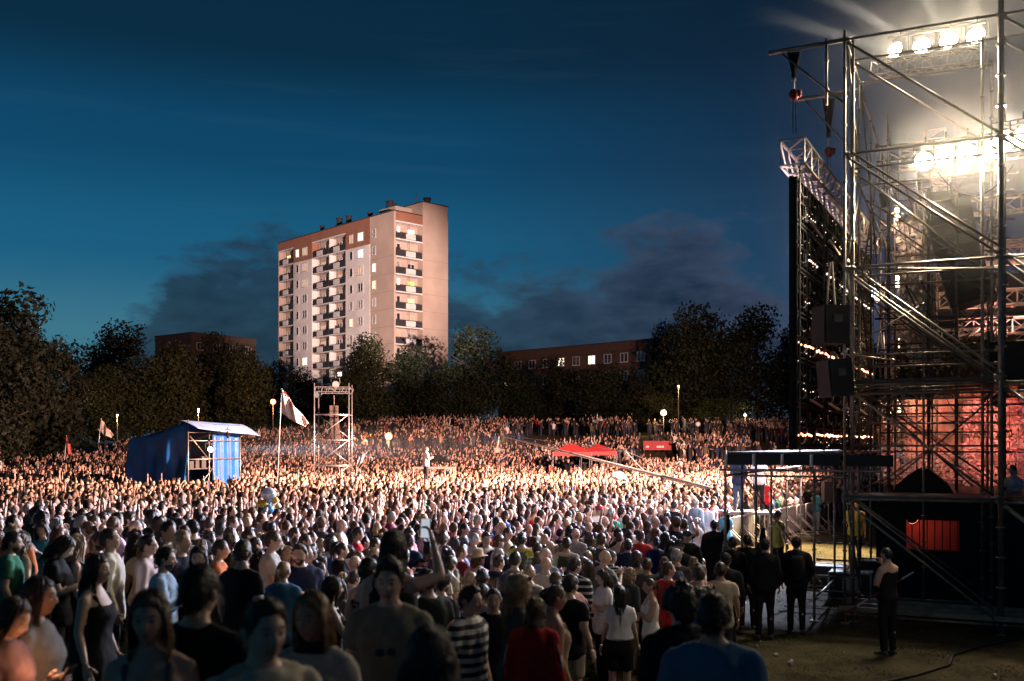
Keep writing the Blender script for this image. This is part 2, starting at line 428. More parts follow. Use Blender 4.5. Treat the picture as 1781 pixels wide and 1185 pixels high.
# ================================================================ trees
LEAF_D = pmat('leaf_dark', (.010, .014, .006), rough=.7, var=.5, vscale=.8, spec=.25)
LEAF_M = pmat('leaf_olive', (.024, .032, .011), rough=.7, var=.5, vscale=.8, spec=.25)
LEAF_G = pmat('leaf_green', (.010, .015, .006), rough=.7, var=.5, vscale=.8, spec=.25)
BARK = pmat('bark', (.06, .045, .035), rough=.95, bump=.8, bscale=8, var=.3)
def crown_mesh(seed, kind, n):
    """unit crown: z 0..1, radius about .5 at height 1; leaf sprays spread through lobes"""
    r = np.random.default_rng(seed); lobes = []
    k = 15 if kind != 'tall' else 12
    for i in range(k):
        t = (i+.5)/k; a = r.uniform(0, 6.28)
        prof = {'round': math.sin(math.pi*min(1, .12+t*.86))**.7, 'tall': (math.sin(math.pi*(.16+t*.82)))**.8*.72, 'cone': (1-t)**.8*1.0+.06}[kind]
        rad = prof*.34*r.uniform(.55, 1.05)
        lobes.append((math.cos(a)*rad, math.sin(a)*rad, .08+t*.84, .17*r.uniform(.75, 1.25)*(1 if kind != 'cone' else .85*(1.15-t))))
    lobes.append((0, 0, .5, .24)); lobes.append((0, 0, .3, .25)); lobes = np.array(lobes)
    w = lobes[:, 3]**2; li = r.choice(len(lobes), n, p=w/w.sum())
    d = r.normal(size=(n, 3)); d /= np.linalg.norm(d, axis=1)[:, None]
    rr = lobes[li, 3]*(r.uniform(.25, 1, n)**.4)*(1+.28*r.normal(size=n)*.6)
    c = lobes[li, :3] + d*rr[:, None]*np.array([1, 1, .9])
    c[:, 2] = np.clip(c[:, 2], .0, 1.06)
    nrm = d + .8*r.normal(size=(n, 3)); nrm /= np.linalg.norm(nrm, axis=1)[:, None]
    up = r.normal(size=(n, 3)); t1 = np.cross(nrm, up); t1 /= np.linalg.norm(t1, axis=1)[:, None]; t2 = np.cross(nrm, t1)
    s = r.uniform(.007, .017, n)[:, None]
    tip = c + t1*s*1.6; base = c - t1*s*1.2; l = c + t2*s*.8 + nrm*s*.3; q = c - t2*s*.8 + nrm*s*.3
    v = np.stack([base, l, tip, q], 1).reshape(-1, 3)
    me = bpy.data.meshes.new('crown')
    me.vertices.add(len(v)); me.vertices.foreach_set('co', v.ravel())
    me.loops.add(4*n); me.loops.foreach_set('vertex_index', np.arange(4*n)); me.polygons.add(n)
    me.polygons.foreach_set('loop_start', np.arange(0, 4*n, 4)); me.update(calc_edges=True); return me
CROWNS = {}
def trunk_mesh(seed):
    r = random.Random(seed); b = MB(); p = Vector((0, 0, -.03)); rad = .022
    for i in range(6):
        q = p + Vector((r.uniform(-.012, .012), r.uniform(-.012, .012), .14)); b.tube(p, q, rad, 8, rad*.82); 
        if i > 1:
            for _ in range(3):
                a = r.uniform(0, 6.28); e = q + Vector((math.cos(a)*.22, math.sin(a)*.22, r.uniform(.08, .2))); b.tube(q, e, rad*.5, 5, .003)
        p = q; rad *= .82
    return b.mesh('trunk', BARK, True)
TRUNKS = [trunk_mesh(s) for s in range(3)]
tree_n = [0]
def tree(px, top, half, d, kind, leaf, label, name='tree', n=9000, group='trees round the meadow'):
    c = at(px, top, d); gz = ground_z(c.x, d); h = c.z - gz; wd = half/F*d
    i = tree_n[0]; tree_n[0] += 1; key = (kind, leaf.name, i % 3)
    if key not in CROWNS:
        me = crown_mesh(11+i, kind, n); me.materials.append(leaf); CROWNS[key] = me
    root = thing(name, label, 'tree', (c.x, d, gz), group, rz=i*1.3)
    cr = link('crown', CROWNS[key], root); low = .10
    kx = .40 if kind == 'round' else .33 if kind == 'tall' else .38
    cr.location = (0, 0, h*low); cr.scale = (wd/kx, wd/kx, h*(1-low)*.97)
    tr = link('trunk', TRUNKS[i % 3], root); tr.scale = (h, h, h*.9)
TREES = [
 (30, 496, 104, 80, 'tall', LEAF_D, 'huge dark tree at the far left edge with ragged feathery boughs'),
 (-20, 560, 90, 70, 'round', LEAF_D, 'dark tree cut by the left picture edge in front of the huge one'),
 (95, 588, 58, 92, 'round', LEAF_D, 'dark bushy tree right beside the huge ragged tree'),
 (215, 564, 88, 128, 'round', LEAF_D, 'broad black tree behind the olive trees on the left'),
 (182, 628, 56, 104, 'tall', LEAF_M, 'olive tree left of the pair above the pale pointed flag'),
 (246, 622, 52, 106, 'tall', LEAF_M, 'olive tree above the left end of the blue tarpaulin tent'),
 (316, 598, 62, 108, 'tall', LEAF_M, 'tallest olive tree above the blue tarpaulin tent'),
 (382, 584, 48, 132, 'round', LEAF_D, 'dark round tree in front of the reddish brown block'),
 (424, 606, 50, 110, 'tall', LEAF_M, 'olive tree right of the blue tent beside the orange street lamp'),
 (474, 628, 44, 150, 'round', LEAF_D, 'dark tree at the left foot of the apartment tower'),
 (520, 642, 46, 134, 'round', LEAF_D, 'low dark tree behind the white flag'),
 (572, 668, 44, 128, 'round', LEAF_D, 'low dark tree behind the lamp scaffold'),
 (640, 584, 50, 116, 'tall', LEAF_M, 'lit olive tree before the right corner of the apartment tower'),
 (716, 604, 56, 122, 'round', LEAF_G, 'green tree covering the foot of the tan end wall'),
 (776, 640, 55, 118, 'round', LEAF_G, 'lower green tree beside the tallest middle tree'),
 (826, 572, 62, 120, 'tall', LEAF_G, 'tallest green tree in the middle right of the apartment tower'),
 (900, 640, 55, 124, 'round', LEAF_G, 'green tree under the left lit window of the low block'),
 (968, 616, 46, 132, 'round', LEAF_D, 'dark round tree in front of the low block'),
 (1042, 636, 66, 122, 'round', LEAF_G, 'wide green tree under the white lit windows of the low block'),
 (1108, 650, 52, 116, 'round', LEAF_G, 'green tree right of the wide one with lamp lit leaves'),
 (1152, 560, 34, 138, 'tall', LEAF_D, 'slim dark tree at the right end of the low block'),
 (1222, 534, 78, 114, 'round', LEAF_G, 'great tree left of the pair beside the screen'),
 (1316, 534, 76, 112, 'round', LEAF_G, 'great tree right of the pair beside the screen'),
 (1388, 566, 60, 116, 'round', LEAF_G, 'great tree half hidden by the video screen'),
 (1490, 590, 80, 110, 'round', LEAF_D, 'dark tree seen through the scaffold behind the screen'),
 (1600, 600, 90, 116, 'round', LEAF_D, 'dark tree behind the stage roof'),
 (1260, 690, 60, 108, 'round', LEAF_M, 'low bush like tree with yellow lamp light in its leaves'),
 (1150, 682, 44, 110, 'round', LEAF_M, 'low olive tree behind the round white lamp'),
]
for t_ in TREES: tree(*t_)
# ================================================================ stage scaffold
STEEL = pmat('galvanised_steel', (.30, .265, .215), rough=.42, metal=.75, var=.25, vscale=6, bump=.1, bscale=30, dirt=(.16, .11, .08))
STEEL_SHADED = pmat('shaded_steel', (.17, .14, .115), rough=.55, metal=.5, var=.35, vscale=5, dirt=(.09, .05, .03))  # same tubes as the tower's, with the stage front's weaker light put into the colour
STEEL_D = pmat('dark_steel', (.09, .085, .08), rough=.5, metal=.5, var=.3, vscale=6)
ALU = pmat('aluminium', (.62, .60, .58), rough=.35, metal=.8, var=.15, vscale=5)
BLACK = pmat('black_cloth', (.012, .012, .013), rough=.95, var=.3, vscale=2, bump=.3, bscale=12)
BLACKP = pmat('black_paint', (.009, .009, .010), rough=.5, var=.3, vscale=4)
GRILLE = pmat('speaker_grille', (.010, .010, .010), rough=.6, bump=.6, bscale=160)
TRUSS_M = pmat('truss_tube', (.55, .47, .43), rough=.4, metal=.6, var=.2, vscale=6)
T0 = Vector((6.45, 19.3, 0)); SRZ = R(-25)
VS = Vector((math.cos(SRZ), math.sin(SRZ), 0)); US = Vector((-math.sin(SRZ), math.cos(SRZ), 0))
def stw(s, t, z): return T0 + VS*s + US*t + Vector((0, 0, z))

LEV = [.18, 2.42, 4.62, 6.9, 9.1, 11.32]
def post(root, s, t, z0, z1, r=.026, mat=None):
    b = MB(); b.tube((s, t, z0), (s, t, z1), r, 8)
    for k in range(int((z1-z0)/.55)):
        b.tube((s, t, z0+.3+k*.55), (s, t, z0+.33+k*.55), r*1.75, 8)
    if z0 < .3: b.box((s, t, .01), (.16, .16, .02))
    b.build('post', mat or STEEL, root, True)
def bar(root, a, b_, r=.024, name='ledger', mat=None):
    b = MB(); b.tube(a, b_, r, 7); d = (Vector(b_)-Vector(a)).normalized()
    for p, q in ((Vector(a), 1), (Vector(b_), -1)): b.tube(p+d*(q*.0), p+d*(q*.10), r*1.5, 7)
    b.build(name, mat or STEEL, root, True)

def make_stage_tower():
    root = thing('scaffold_tower', 'tall galvanised scaffold tower carrying bare lamps at the side of the stage', 'scaffold', T0, rz=SRZ)
    for s, t, r, z1 in ((0, 0, .026, 11.5), (.13, .25, .026, 11.4), (2.72, 0, .052, 12.6), (2.42, 1.15, .03, 11.4), (0, 1.15, .026, 11.4),
                        (5.4, 0, .03, 11.4), (5.4, 1.15, .03, 11.4), (1.3, 2.6, .024, 8.8), (2.6, 2.6, .03, 11.4), (0, 2.6, .026, 11.4)):
        post(root, s, t, 0, z1, r)
    post(root, -.34, 0, 10.1, 11.4)
    for i, z in enumerate(LEV):
        for t in (0, 1.15):
            for s0, s1 in ((0, 2.72), (2.72, 5.4)):
                bar(root, (s0, t, z), (s1, t, z))
                if t == 0 and i in (2, 3): bar(root, (s0, t, z-.17 if i == 2 else z-.02+.0), (s1, t+.3, z-.17), .022)
                if i < 5 and not (t == 1.15 and i % 2): bar(root, (s0+.04, t-.04, LEV[i+1]-.06), (s1-.04, t-.04, z+.06), .024, 'brace')
                if i in (2, 3) and t == 0: bar(root, (s0+.12, t-.03, LEV[i+1]+.02), (s1+.04, t-.03, z+.14), .024, 'brace')
        for s in (0, 2.72, 5.4):
            bar(root, (s, 0, z+.05), (s, 2.6, z+.05))
            if i < 5 and s < 5: bar(root, (s+.03, .05, z+.1) if i % 2 else (s+.03, 2.55, z+.1), (s+.03, 2.55, LEV[i+1]) if i % 2 else (s+.03, .05, LEV[i+1]), .022, 'brace')
        bar(root, (0, 2.6, z), (2.6, 2.6, z)); 
        if i in (0, 2, 3): bar(root, (2.6, 2.6, z+.1), (0, 1.2, LEV[i+1]), .022, 'brace')
    # guard rails and thin rods on the middle decks
    for z in (3.45, 3.9, 5.05, 5.3): bar(root, (0, 1.18, z), (2.72, 1.18, z), .02)
    for z in (4.3, 4.45): bar(root, (-.1, 2.62, z), (3.2, 2.62, z), .022)
    bar(root, (-.05, .3, 5.3), (1.4, .5, 6.2), .014, 'brace'); bar(root, (-.1, .2, 5.25), (.9, .3, 5.1), .016)
    # cantilever arms for the hoists
    for t in (0, 3.0):
        b = MB(); b.tube((-1.45, t, 11.3), (.1, t, 11.32), .045, 8); b.tube((-1.2, t, 11.25), (-.02, t, 10.1 if t == 0 else 9.8), .024, 6)
        b.build('cantilever_arm', STEEL, root, True)
    # walk boards
    for z, s0, s1 in ((2.47, 0, 2.7), (4.7, .2, 2.6)):
        for k in range(4):
            MB().box(((s0+s1)/2, .12+k*.27, z), (s1-s0, .25, .05)).build('board', STEEL_D, root)
    # base beams
    for t in (-.02, .5, 1.15): 
        MB().box((2.6, t, .30), (5.4, .07, .09)).build('base_beam', STEEL, root)
make_stage_tower()

def make_stage_front():
    root = thing('stage_scaffold', 'deep scaffold wall and roof beams along the front of the stage behind the screen', 'scaffold', stw(0, 3.4, 0), rz=SRZ)
    T = [1.9+2.57*k for k in range(5)]
    for t in T: post(root, 0, t, 0, 11.4, .026, STEEL_SHADED)
    for t in T[1:]: post(root, .9, t, 2.4, 11, .026, STEEL_SHADED)
    for t in T[:4]: post(root, 2.9, t, 2.4, 11.2, .035, STEEL_SHADED)
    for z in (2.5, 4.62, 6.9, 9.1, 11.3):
        for a, b in zip([-.8]+T[:-1], T): bar(root, (0, a, z), (0, b, z), .026, 'ledger', STEEL_SHADED)
        for t in T[1:4]: bar(root, (0, t, z+.06), (3.2, t, z+.06), .024, 'ledger', STEEL_SHADED)
    for k, (a, b) in enumerate(zip([-.8]+T[:-1], T)):
        for i, (z0, z1) in enumerate(((2.5, 4.62), (4.62, 6.9), (6.9, 9.1), (9.1, 11.3))):
            if (i+k) % 2: bar(root, (.03, a, z1), (.03, b, z0), .024, 'brace', STEEL_SHADED)
            else: bar(root, (.03, a, z0), (.03, b, z1), .022, 'brace', STEEL_SHADED)
    for k, t in enumerate(T[1:4]):
        for z0, z1 in ((2.5, 4.6), (4.6, 6.9), (6.9, 9.1)):
            bar(root, (0.05, t-.04, z1 if k % 2 else z0), (2.9, t-.04, z0 if k % 2 else z1), .024, 'brace', STEEL_SHADED)
    rq = random.Random(12)
    for k, t in enumerate((.6, 1.9, 3.2, 4.47, 5.8, 7.04, 8.4)):          # the tangle of thinner tubes behind the tower
        for s in (.45, 1.35, 1.9, 2.5):
            if rq.random() < .62: post(root, s+rq.uniform(-.1, .1), t, 2.4, rq.choice((6.9, 9.2, 11)), .021, STEEL_SHADED)
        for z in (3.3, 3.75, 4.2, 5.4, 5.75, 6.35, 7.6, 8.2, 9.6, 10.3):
            if rq.random() < .5: bar(root, (rq.uniform(0, .5), t, z), (rq.uniform(2.6, 3.6), t, z+rq.uniform(-.03, .03)), .020, 'ledger', STEEL_SHADED)
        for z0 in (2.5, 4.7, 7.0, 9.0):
            if rq.random() < .8: bar(root, (rq.uniform(0, .3), t, z0+2.1), (rq.uniform(2.2, 3.2), t, z0), .021, 'brace', STEEL_SHADED)
            if rq.random() < .45: bar(root, (rq.uniform(.2, 1.4), t, z0), (rq.uniform(1.6, 3.0), t+1.2, z0+2.1), .018, 'brace', STEEL_SHADED)
    for s in (.9, 1.8, 2.75):
        for z in (4.6, 6.9, 9.1): bar(root, (s, .2, z+.1), (s, 8, z+.1), .022, 'ledger', STEEL_SHADED)
    for k in range(9):                                                       # drooping cables
        s0, t0, z0 = rq.uniform(0, 2.6), rq.uniform(-2.0, 4), rq.choice((4.6, 6.9, 9.1)); s1 = s0+rq.uniform(.6, 1.8); d = rq.uniform(.3, .9)
        MB().path([(s0+(s1-s0)*u, t0, z0-d*(1-(2*u-1)**2)) for u in [i/8 for i in range(9)]], .012, 5).build('cable', BLACKP, root)
make_stage_front()

def truss(name, label, a, b, w, h, n, mat, r=.022, cat='truss', group=None):
    a = Vector(a); b = Vector(b); d = (b-a).normalized(); x = Vector((d.y, -d.x, 0)).normalized(); z = x.cross(d).normalized()
    if z.z < 0: z = -z
    root = thing(name, label, cat, a, group); Z0 = Vector()
    cs = [x*(w/2)+z*(h/2), x*(-w/2)+z*(h/2), x*(-w/2)-z*(h/2), x*(w/2)-z*(h/2)]; Ln = (b-a).length
    for c in cs: MB().tube(c, c+d*Ln, r*1.25, 8).build('chord', mat, root, True)
    for k in range(n+1):
        p = d*(Ln*k/n); m = MB()
        for i in range(4): m.tube(p+cs[i], p+cs[(i+1) % 4], r*.75, 5)
        if k < n:
            q = d*(Ln*(k+1)/n)
            for i in range(4): m.tube(p+cs[i], q+cs[(i+1) % 4], r*.75, 5)
        m.build('lattice', mat, root)
    return root
# ---- video screen, seen from behind
SCR_D = (US*.9986 + VS*.047).normalized()
s_a = stw(-1.05, .40, 9.37)
truss('screen_truss', 'bare aluminium box truss running along the top of the video screen', s_a - SCR_D*.05, s_a + SCR_D*10.6, .48, .5, 15, TRUSS_M, .026)
def make_screen():
    base = stw(-1.02, .40, 3.36); root = thing('video_screen', 'back of the big black video screen hanging from the aluminium truss', 'video screen', base, rz=math.atan2(SCR_D.y, SCR_D.x))
    # local x runs along the screen, local -y... front looks to local +y (towards the crowd)
    cols, rows, pw, ph = 10, 6, 1.035, .925
    PB = pmat('screen_black', (.022, .017, .014), rough=.75, spec=.15, var=.3); pb = MB(); pb.use(PB)
    pb.box((0, .05, 0), (pw-.002, .06, ph-.002)); pb.box((-pw/2+.01, .09, 0), (.012, .03, ph-.004)); pb.box((pw/2-.01, .09, 0), (.012, .03, ph-.004))
    for x in (-.46, -.16, .16, .46): pb.box((x, -.01, 0), (.05, .08, ph-.04))
    for z in (-.42, 0, .42): pb.box((0, -.02, z), (pw-.05, .07, .045))
    pb.use(GRILLE); pb.box((-.3, -.03, .2), (.22, .08, .26)); pb.box((.3, -.03, -.2), (.22, .08, .26))
    pb.use(STEEL_D); pb.path([(-.4, -.06, .3), (-.1, -.1, .1), (.2, -.08, .18), (.45, -.07, -.1)], .012, 5); pb.path([(-.4, -.07, -.3), (-.15, -.1, -.34), (.3, -.08, -.22), (.48, -.07, -.3)], .012, 5)
    pme = pb.mesh('panel')
    fm = pmat('led_front', (.02, .02, .02), rough=.4, emis=(1, .74, .80), estr=12)
    fb = MB(); fb.quad((-pw/2+.02, .083, -ph/2+.01), (-pw/2+.02, .083, ph/2-.01), (pw/2-.02, .083, ph/2-.01), (pw/2-.02, .083, -ph/2+.01)); fme = fb.mesh('display', fm)
    for i in range(cols):
        for j in range(rows):
            p = link('panel', pme, root); p.location = (pw*(i+.5), 0, ph*(j+.5))
            f = link('display', fme, p)
    rr = random.Random(4)
    d1 = nosample(pmat('indicator_orange', (.3, .1, .05), emis=(1, .34, .18), estr=9)); d2 = nosample(pmat('indicator_white', (.3, .3, .3), emis=(1, .75, .6), estr=2.2))
    b = MB()
    for j in range(rows):
        for i in range(cols):
            strong = j in (0, 2, 4) and rr.random() < .75
            for k in range(5):
                if rr.random() < (.85 if strong else .30):
                    b.use(d1 if strong and j != 4 else d2); s = rr.uniform(.016, .026)*(1.15 if strong else .6)
                    b.ball((pw*(i+.1+.2*k), -.075, ph*(j+.34)+rr.uniform(-.02, .02)), s, 5, 4)
            for k in range(6):
                if rr.random() < .4: b.use(d2); b.ball((pw*(i+rr.random()), -.075, ph*(j+rr.random())), rr.uniform(.005, .010), 4, 3)
    tag(b.build('indicator_light', None, root), kind='stuff')
    b = MB()
    for x in (.02, 2.6, 5.2, 7.8, cols*pw-.02): b.use(STEEL_D); b.tube((x, -.11, -.1), (x, -.11, rows*ph+.2), .018, 6)
    for j, z in enumerate((.95, 2.8, 4.7)):
        for x in (1.0, 3.2, 5.4, 7.6): b.use(ALU); b.tube((x, -.13, z+.1), (x+1.3, -.13, z), .028, 6)
    b.build('stiffener', None, root)
make_screen()
RED_P = pmat('red_paint', (.35, .03, .02), rough=.45)
for (px, py, d, lab) in ((1381, 165, 19.75, 'red chain hoist above the near end of the screen truss'), (1441, 265, 22.4, 'smaller red chain hoist above the middle of the screen truss')):
    p = at(px, py, d); r = thing('chain_hoist', lab, 'hoist', p, 'hoists of the video screen')
    b = MB(); b.ball((0, 0, 0), (.105, .09, .12), 10, 8); b.box((.09, 0, .02), (.10, .12, .12)); b.build('motor', RED_P, r, True)
    MB().tube((0, 0, .1), (0, 0, .3), .018, 6).tube((0, 0, .28), (0, 0, .36), .05, 6, .02).build('hook', ALU, r)
    up = 11.25-p.z
    MB().tube((0, 0, .34), (-.10, 0, up), .03, 5, .045).tube((0, 0, .34), (.10, 0, up), .03, 5, .045).tube((0, 0, .34), (0, 0, up), .05, 6).build('sling', BLACK, r)
    MB().tube((-.02, 0, -.1), (-.02, 0, 9.65-p.z), .012, 5).tube((.04, 0, -.1), (.04, 0, 9.65-p.z), .012, 5).build('chain', STEEL_D, r)

# ---- low platform left of the tower
def make_platform():
    root = thing('platform_scaffold', 'low scaffold platform with a dark deck standing left of the tower', 'platform', stw(-2.32, 0, 0), rz=SRZ)
    D = BLACKP
    for k in range(4):
        MB().box((.30+.56*k, .03, 3.17), (.50, .06, .22)).build('fascia', D, root)
        b = MB(); b.box((.02+.56*k, .0, 3.16), (.05, .09, .25)); b.tube((.02+.56*k, -.05, 3.07), (.02+.56*k, -.05, 3.27), .03, 6); b.build('connector', ALU, root)
    MB().box((2.75, .03, 3.16), (.9, .06, .22)).build('fascia', D, root)
    for k in range(12):
        MB().box((1.2, .3+.55*k, 3.3), (2.4, .53, .05)).build('deck_board', STEEL_D, root)
    MB().tube((-.12, -.03, 2.96), (3.0, -.03, 2.96), .026, 7).build('ledger', STEEL, root); MB().tube((.1, .1, 2.84), (2.4, .1, 2.84), .024, 7).build('ledger', STEEL, root)
    for t in (0, 1.6, 3.1, 5.0, 7.2, 9.6): post(root, 0, t, 0, 3.05 if t else 3.36, .028)
    for t in (0, 3.1, 6.4): post(root, 1.75, t, 0, 3.0, .026)
    for a, b in ((0, 3.1), (3.1, 6.4)):
        for z in (.45, 2.75): bar(root, (1.75, a, z), (1.75, b, z), .022)
    bar(root, (0, 1.6, 2.85), (1.4, 3.6, .25), .024, 'brace'); bar(root, (0, .02, 2.84), (0, 9.6, 2.84), .024)
    for z in (.35, .75, 1.15): bar(root, (1.2, 4.2, z), (2.4, 4.2, z), .024)
    for z in (.3, .62): bar(root, (.9, 2.2, z), (2.4, 2.2, z), .026)
make_platform()

# ---- stage body
FLOORM = pmat('stage_floor', (.03, .028, .028), rough=.6, var=.3)
def make_stage():
    root = thing('stage', 'black skirted stage floor behind the scaffold tower with a red lit gap below', 'stage', stw(0, 3.0, 0), rz=SRZ)
    MB().box((5.5, 6.8, 2.30), (10, 13.4, .12)).build('stage_floor', FLOORM, root)
    b = MB(); b.box((.62, .05, 1.1), (.62, .05, 2.2)); b.box((4.4, .05, 1.1), (4.84, .05, 2.2)); b.box((1.455, .05, 2.04), (1.05, .046, .4)); b.box((1.455, .05, .60), (1.05, .046, 1.2))
    b.box((.33, 6.5, 1.1), (.05, 12.8, 2.2)); b.build('skirt', BLACK, root)
    red = pmat('red_slats', (.32, .12, .10), rough=.7, var=.2)
    for k in range(9): MB().box((.85+.165*k, 2.2, 1.1), (.14, .06, 2.1)).build('slat', red, root)
    MB().box((6, 12.9, 5), (10, .1, 8)).build('back_cloth', BLACK, root)
make_stage()
pr = stw(1.6, 4.1, 1.95)
def flood(name, label, loc, target, power, angle, color, group=None, r=.14, emis=(1, .2, .12), estr=4, blend=.6, size=.12, lamp=True, tilt_body=True, sample=False):
    """stage lamp: can, lens, yoke and its light"""
    loc = Vector(loc); d = (Vector(target)-loc).normalized(); root = thing(name, label, 'stage lamp', loc, group)
    b = MB(); b.tube(-d*.34, -d*.03, r*.72, 12, r*.95, cap=False); b.tube(-d*.36, -d*.33, r*.55, 12, r*.72); b.tube(-d*.04, d*.01, r*1.04, 14, r*1.04, cap=False); b.build('can', BLACKP, root, True)
    x, y = frame(d); b = MB(); n = 14
    b.add([d*.0] + [x*(r*.93*math.cos(6.2832*k/n)) + y*(r*.93*math.sin(6.2832*k/n)) for k in range(n)], [(0, 1+(k+1) % n, 1+k) for k in range(n)])
    lm = pmat('lens_%s_%.2f_%.1f' % (name, emis[1], estr), (.1, .1, .1), emis=emis, estr=estr)
    if not sample: nosample(lm)
    b.build('lens', lm, root)
    b = MB(); side = Vector((0, 0, 1)).cross(d)
    side = side.normalized() if side.length > .1 else Vector((1, 0, 0)); c = -d*.16
    b.path([c+side*(r+.03), c+side*(r+.03)+Vector((0, 0, r+.16)), c-side*(r+.03)+Vector((0, 0, r+.16)), c-side*(r+.03)], .014, 5); b.tube(c+Vector((0, 0, r+.16)), c+Vector((0, 0, r+.3)), .02, 6)
    b.build('yoke', STEEL_D, root)
    if lamp: spot(name + '_light', d*.05, d*2, power, angle, blend, color, size, root)
    return root
flood('red_flood', 'red flood lamp under the stage floor', stw(1.0, 4.5, 1.75), stw(1.3, 5.2, 1.3), P_RED*.012, 130, (1, .16, .11))

# ---- scenery: canvas and camouflage nets
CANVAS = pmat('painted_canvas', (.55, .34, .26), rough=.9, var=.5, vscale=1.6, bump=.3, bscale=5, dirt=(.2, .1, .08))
NET = pmat('camouflage_net', (.52, .42, .34), rough=.9, var=.5, vscale=7, dirt=(.12, .10, .05))
NET_W = pmat('pale_net', (.68, .62, .55), rough=.9, var=.4, vscale=5, dirt=(.2, .17, .13))
NET_G = pmat('leafy_net', (.11, .085, .035), rough=.9, var=.6, vscale=6)
def cloth_wave(name, label, s0, s1, t, z0, z1, mat, amp=.08):
    b = MB(); n = 26; m = 14; vs = []
    for j in range(m+1):
        for i in range(n+1):
            u = i/n; w = j/m
            vs.append(Vector((s0+(s1-s0)*u, amp*math.sin(u*23+1.3*w)*(.4+.6*(1-w)) + .05*noise.noise(Vector((u*5, w*5, t))), z0+(z1-z0)*w)))
    fs = [(j*(n+1)+i, j*(n+1)+i+1, (j+1)*(n+1)+i+1, (j+1)*(n+1)+i) for j in range(m) for i in range(n)]
    b.add(vs, fs)
    b.add([v+Vector((0, .012, 0)) for v in vs], [f[::-1] for f in fs])
    o = b.build(name, mat, None, True); o.location = stw(0, t, 0); o.rotation_euler = (0, 0, SRZ); return tag(o, label, 'cloth')
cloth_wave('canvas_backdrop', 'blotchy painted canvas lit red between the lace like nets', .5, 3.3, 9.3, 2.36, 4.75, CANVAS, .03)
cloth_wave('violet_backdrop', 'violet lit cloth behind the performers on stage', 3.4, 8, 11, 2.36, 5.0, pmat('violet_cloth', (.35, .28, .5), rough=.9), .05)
def net(label, s0, s1, t, z0, z1, mat, n, size=.13, skew=0, seed=0, t2=None):
    r = np.random.default_rng(seed); b = MB(); t2 = t if t2 is None else t2
    for k in range(n):
        u, w = r.random(), r.random(); s = s0+(s1-s0)*u + skew*w; z = z0+(z1-z0)*w; tt = t+(t2-t)*u
        c = Vector((s, tt+.10*math.sin(s*9+z*3)+r.normal()*.05, z)); a = r.uniform(0, 6.28); h = size*r.uniform(.5, 1.2)
        d1 = Vector((math.cos(a), r.normal()*.45, math.sin(a)))*h; d2 = Vector((-math.sin(a), r.normal()*.45, math.cos(a)))*h*.42
        b.add([c-d1, c+d2-d1*.1, c+d1, c-d2+d1*.15], [(0, 1, 2, 3)])
    root = thing('camouflage_net', label, 'net', stw(0, 0, 0), 'camouflage nets dressing the stage', rz=SRZ)
    tag(b.build('scraps', mat, root), kind='stuff')
    c = MB()
    for k in range(8):
        u = k/7; c.tube((s0+(s1-s0)*u, t+(t2-t)*u, z0), (s0+(s1-s0)*u+skew, t+(t2-t)*u, z1), .008, 4)
        w = k/7; c.tube((s0+skew*w, t, z0+(z1-z0)*w), (s1+skew*w, t2, z0+(z1-z0)*w), .008, 4)
    c.build('cord', STEEL_D, root)
net('lace like net lit red at the left end of the canvas', -.1, .75, 8.4, 2.4, 4.6, NET, 900, .065, seed=1)
net('lace like net lit red under the tower on the right of the canvas', 2.0, 3.5, 8.0, 2.4, 4.6, NET, 1100, .065, seed=2)
net('low ragged net hanging in front of the canvas foot', .6, 2.3, 8.8, 2.4, 3.2, NET, 500, .06, seed=7)
net('pale ragged net hanging high behind the festoon bulbs', .75, 1.5, 7.2, 5.6, 9.3, NET_W, 1500, .09, skew=-.35, seed=3)
net('brownish leafy net hanging over the canvas top', .4, 3.2, 7.6, 4.7, 6.2, NET_G, 1300, .09, seed=4)
net('upright strip of pale net beside the bulb cable', .25, .55, 8.2, 4.6, 7.0, NET_W, 260, .10, seed=5)

# ---- roof trusses inside the stage
for k, (t, z, s0, s1) in enumerate(((6.2, 10.5, .6, 9), (8.6, 9.7, .8, 9), (10.6, 8.9, .9, 9), (7.4, 8.2, 1.5, 9), (9.5, 7.4, 1.4, 9), (11.5, 6.6, 1.4, 9), (8.2, 6.5, 1.8, 9))):
    truss('roof_truss', ['highest salmon lit box truss under the stage roof', 'second box truss down behind the upper lamps', 'third box truss down over the line array', 'box truss crossing behind the top of the line array',
          'box truss crossing behind the lower line array', 'lowest far box truss above the leafy net', 'near box truss with crossed lattice left of the thick post'][k], stw(s0, t, z), stw(s1, t, z), .4, .4, 16, TRUSS_M, .02, group='box trusses of the stage roof')
for k, s in enumerate((1.5, 4.2)):
    truss('roof_truss', ['box truss running back from the lower lamp row', 'box truss running back right of the thick post'][k], stw(s, 3.2, 10.1), stw(s, 13, 10.1), .4, .4, 14, TRUSS_M, .02, group='box trusses of the stage roof')
truss('lamp_truss', 'salmon truss frame hanging right under the upper lamp row', at(1520, 122, 21.8), at(1712, 96, 20.0), .3, .3, 7, TRUSS_M, .018)

